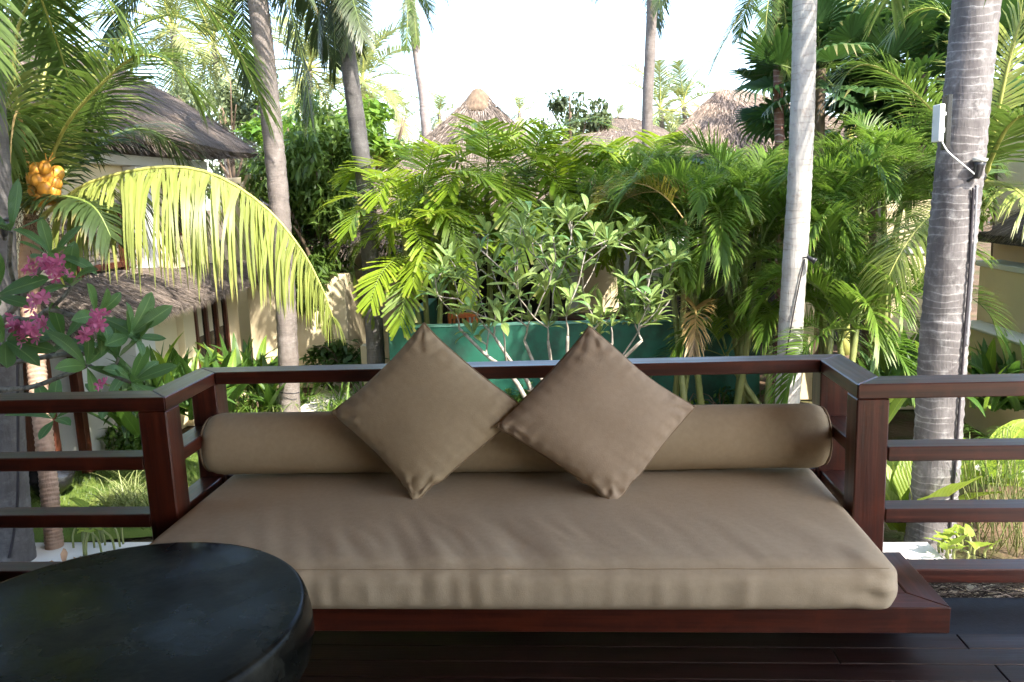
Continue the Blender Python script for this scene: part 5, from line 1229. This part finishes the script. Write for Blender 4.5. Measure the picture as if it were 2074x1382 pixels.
dl = [blade(.22, .08, d, .5, 6, 'plum', seed=170 + i, wave=.1).mesh('leaf', 'dry_leaf') for i, d in enumerate((.8, 1.6, -.9))]
rosette('dry_leaf_litter', 'curled dry brown leaves below the lowest left rail', 'plant', PZ(150, 1165, .12), dl, 26, (-10, 60), 1.0, 12, spread=.32)


def sedge(label, base, n, h, seed, sp=.22):
    base = np.array(base, float); t = thing('umbrella_sedge', label, 'plant', base); r = random.Random(seed); mb = MB()
    for k in range(n):
        b = base + V3(r.gauss(0, sp), r.gauss(0, sp * .6), 0); q = b + V3(r.gauss(0, .16), r.gauss(0, .16), h * r.uniform(.6, 1.1)); mb.mi = 0; mb.tube(spline([b, (b + q) / 2 + V3(r.uniform(-.03, .03), 0, 0), q], 5), .0045, 4); mb.mi = 1
        for j in range(14):
            a = r.uniform(0, 6.3); L = r.uniform(.10, .2); d = V3(math.cos(a), math.sin(a), r.uniform(-.1, .4)); s_ = V3(-math.sin(a), math.cos(a), 0) * .004; m_ = q + d * L * .55; e = q + d * L + V3(0, 0, -.05)
            mb.add([q, m_ - s_, e, m_ + s_], [(0, 1, 2, 3)])
    link('stems', mb.mesh('stems', ['cane', 'grassy']), t)
sedge('umbrella sedge clump right of the big trunk, seen between rails', PZ(2000, 1080, .1), 40, .95, 1); sedge('umbrella sedge clump at the right edge below the rails', PZ(2075, 1120, .1), 44, .9, 2)
sedge('feathery sedge clump by the path left of the green wall', PZ(700, 905, .05), 30, .6, 3, .3); sedge('feathery sedge below the green wall centre', PZ(1030, 880, .05), 34, .5, 4, .45)
# low shrubs along the foot of the green wall
for k, u in enumerate((990, 1050, 1110, 1180, 1250, 1320, 1390, 1460, 1540)):
    p = PZ(u, 880, .05); p[1] = 11.1 + .2 * (k % 3); p[0] = PY(u, 800, p[1])[0]
    broadtree('%s low shrub from the left along the foot of the green wall' % ORD[k], (p[0], p[1], 0), .42, .5, .35, .3, 420, .13, 'broad_bright' if k % 3 == 0 else 'broad', 160 + k, group='shrubs at the foot of the green wall', trunkr=.02, name='low_shrub', clumps=9)
broadtree('dark shrub in the shade between the cream wall and dark trunk', ground(PY(700, 760, 14)), .75, .7, .5, .5, 900, .2, 'broad', 180, trunkr=.03, name='low_shrub')
broadtree('leafy shrub at the foot of the left villa stone', ground(PY(270, 800, 10.4)), .6, .5, .4, .4, 600, .16, 'broad', 181, trunkr=.03, name='low_shrub')

# black sack on the lawn behind the tan trunk
mb = MB(); P = []; F = []; bc = PZ(106, 1003, .04)
for i in range(17):
    th = math.pi * i / 16
    for j in range(28):
        ph = 2 * math.pi * j / 28; d = V3(math.sin(th) * math.cos(ph), math.sin(th) * math.sin(ph), math.cos(th)); w = 1 + .16 * mnoise.noise(tuple(d * 2.2)) + .05 * mnoise.noise(tuple(d * 7))
        P.append(bc + V3(d[0] * .27 * w, d[1] * .22 * w, max(0, .21 + d[2] * .22 * w)))
for i in range(16):
    for j in range(28): F.append((i * 28 + j, (i + 1) * 28 + j, (i + 1) * 28 + (j + 1) % 28, i * 28 + (j + 1) % 28))
mb.add(P, F); sk = tag(link('refuse_sack', mb.mesh('refuse_sack', 'black_plastic')), 'shiny black refuse sack on the lawn behind the tan trunk', 'sack')
mb = MB(); mb.tube([bc + V3(0, 0, .41), bc + V3(.01, 0, .46), bc + V3(.03, 0, .51)], [.05, .02, .05], 9); link('tied_neck', mb.mesh('tied_neck', 'black_plastic'), sk)

# ================================================================== FITTINGS ON THE TRUNKS
def spot(label, p, aim, sc=1., lens=True):
    p = np.array(p); aim = unit(aim); t = thing('garden_spotlight', label, 'spotlight', p); mb = MB()
    mb.tube([p, p + aim * .03 * sc, p + aim * .1 * sc, p + aim * .135 * sc], [.02 * sc, .034 * sc, .038 * sc, .05 * sc], 16); link('housing', mb.mesh('housing', 'black_metal'), t)
    mb = MB(); mb.tube([p + aim * .1351 * sc, p + aim * .165 * sc], [.052 * sc, .060 * sc], 16); link('lens_hood', mb.mesh('lens_hood', 'lens' if lens else 'black_metal'), t)
    mb = MB(); mb.tube([p + aim * .02 * sc, p + V3(-.05, .05, -.02) * sc, p + V3(-.08, .10, -.02) * sc], [.012 * sc, .012 * sc, .02 * sc], 8); link('bracket', mb.mesh('bracket', 'black_metal'), t)
    return t
spot('black uplight with pale lens high on the big right trunk', PY(1978, 362, 7.2), V3(.12, 0, 1), 1.0)
spot('small dark spotlight on the pale trunk', PY(1634, 520, 9.05), V3(.8, -.3, -.5), .65, False)
spot('black uplight at the far left edge over the plumeria', PY(10, 480, 6.9), V3(0, 0, 1), 1.0, False)
spot('black spotlight on the leaning left trunk', PY(545, 418, 11.3), V3(-.6, -.3, .3), .8, False)
bx = thing('meter_box', 'white electrical box on black backing, on the big right trunk', 'electrical box', PY(1910, 250, 7.25))
pc = PY(1901, 250, 7.15); board('case', pc - V3(.024, .07, .148), pc + V3(.018, .07, .148), 'white_plastic', bx, .006)
pc2 = PY(1917, 248, 7.2); board('backing', pc2 - V3(.018, .05, .22), pc2 + V3(.02, .05, .22), 'black_plastic', bx, .004)
board('bracket', pc + V3(.0181, -.02, .06), pc + V3(.05, .02, .085), 'white_plastic', bx, .002); board('bracket', pc + V3(.0181, -.02, -.075), pc + V3(.045, .02, -.035), 'white_plastic', bx, .002)
def cable(label, pts, rad, mat, name='cable'):
    mb = MB(); mb.tube(spline([PY(*p) for p in pts], 60), rad, 6); return tag(link(name, mb.mesh(name, mat)), label, 'cable')
cable('white cord from the electrical box to the uplight', [(1907, 285, 7.15), (1918, 305, 7.15), (1940, 325, 7.17), (1968, 348, 7.18), (1975, 356, 7.2)], .006, 'white_plastic')
cable('dark cable running down the right side of the big trunk', [(1972, 380, 7.22), (1968, 450, 7.22), (1963, 560, 7.2), (1952, 700, 7.2), (1945, 800, 7.2), (1938, 900, 7.2), (1930, 1000, 7.2), (1920, 1120, 7.2)], .011, 'cable')
cable('pale grey conduit beside the dark cable on the big trunk', [(1978, 375, 7.25), (1974, 460, 7.25), (1968, 560, 7.24), (1957, 700, 7.24)], .012, 'grey_plastic', 'conduit')
cable('thin dark cable winding down the pale trunk', [(1630, 525, 9.06), (1622, 560, 9.05), (1606, 640, 9.05), (1592, 720, 9.06), (1580, 790, 9.08)], .008, 'cable')
cable('black cable down the grey trunk at the left edge', [(36, 640, 7.05), (36, 760, 7.03), (37, 900, 7.02), (36, 1000, 7.02), (28, 1080, 7.02), (18, 1130, 7.02)], .014, 'cable')
cable('black cable ring round the foot of the leaning trunk', [(566, 794, 11.35), (580, 797, 11.3), (596, 797, 11.3), (606, 795, 11.35)], .008, 'cable')
mb = MB(); e = PY(1070, 180, 30); mb.tube([ground(e), e], [.03, .012], 6); tag(link('mast', mb.mesh('mast', 'grey_plastic')), 'thin aerial mast right of the central thatch peak', 'mast')
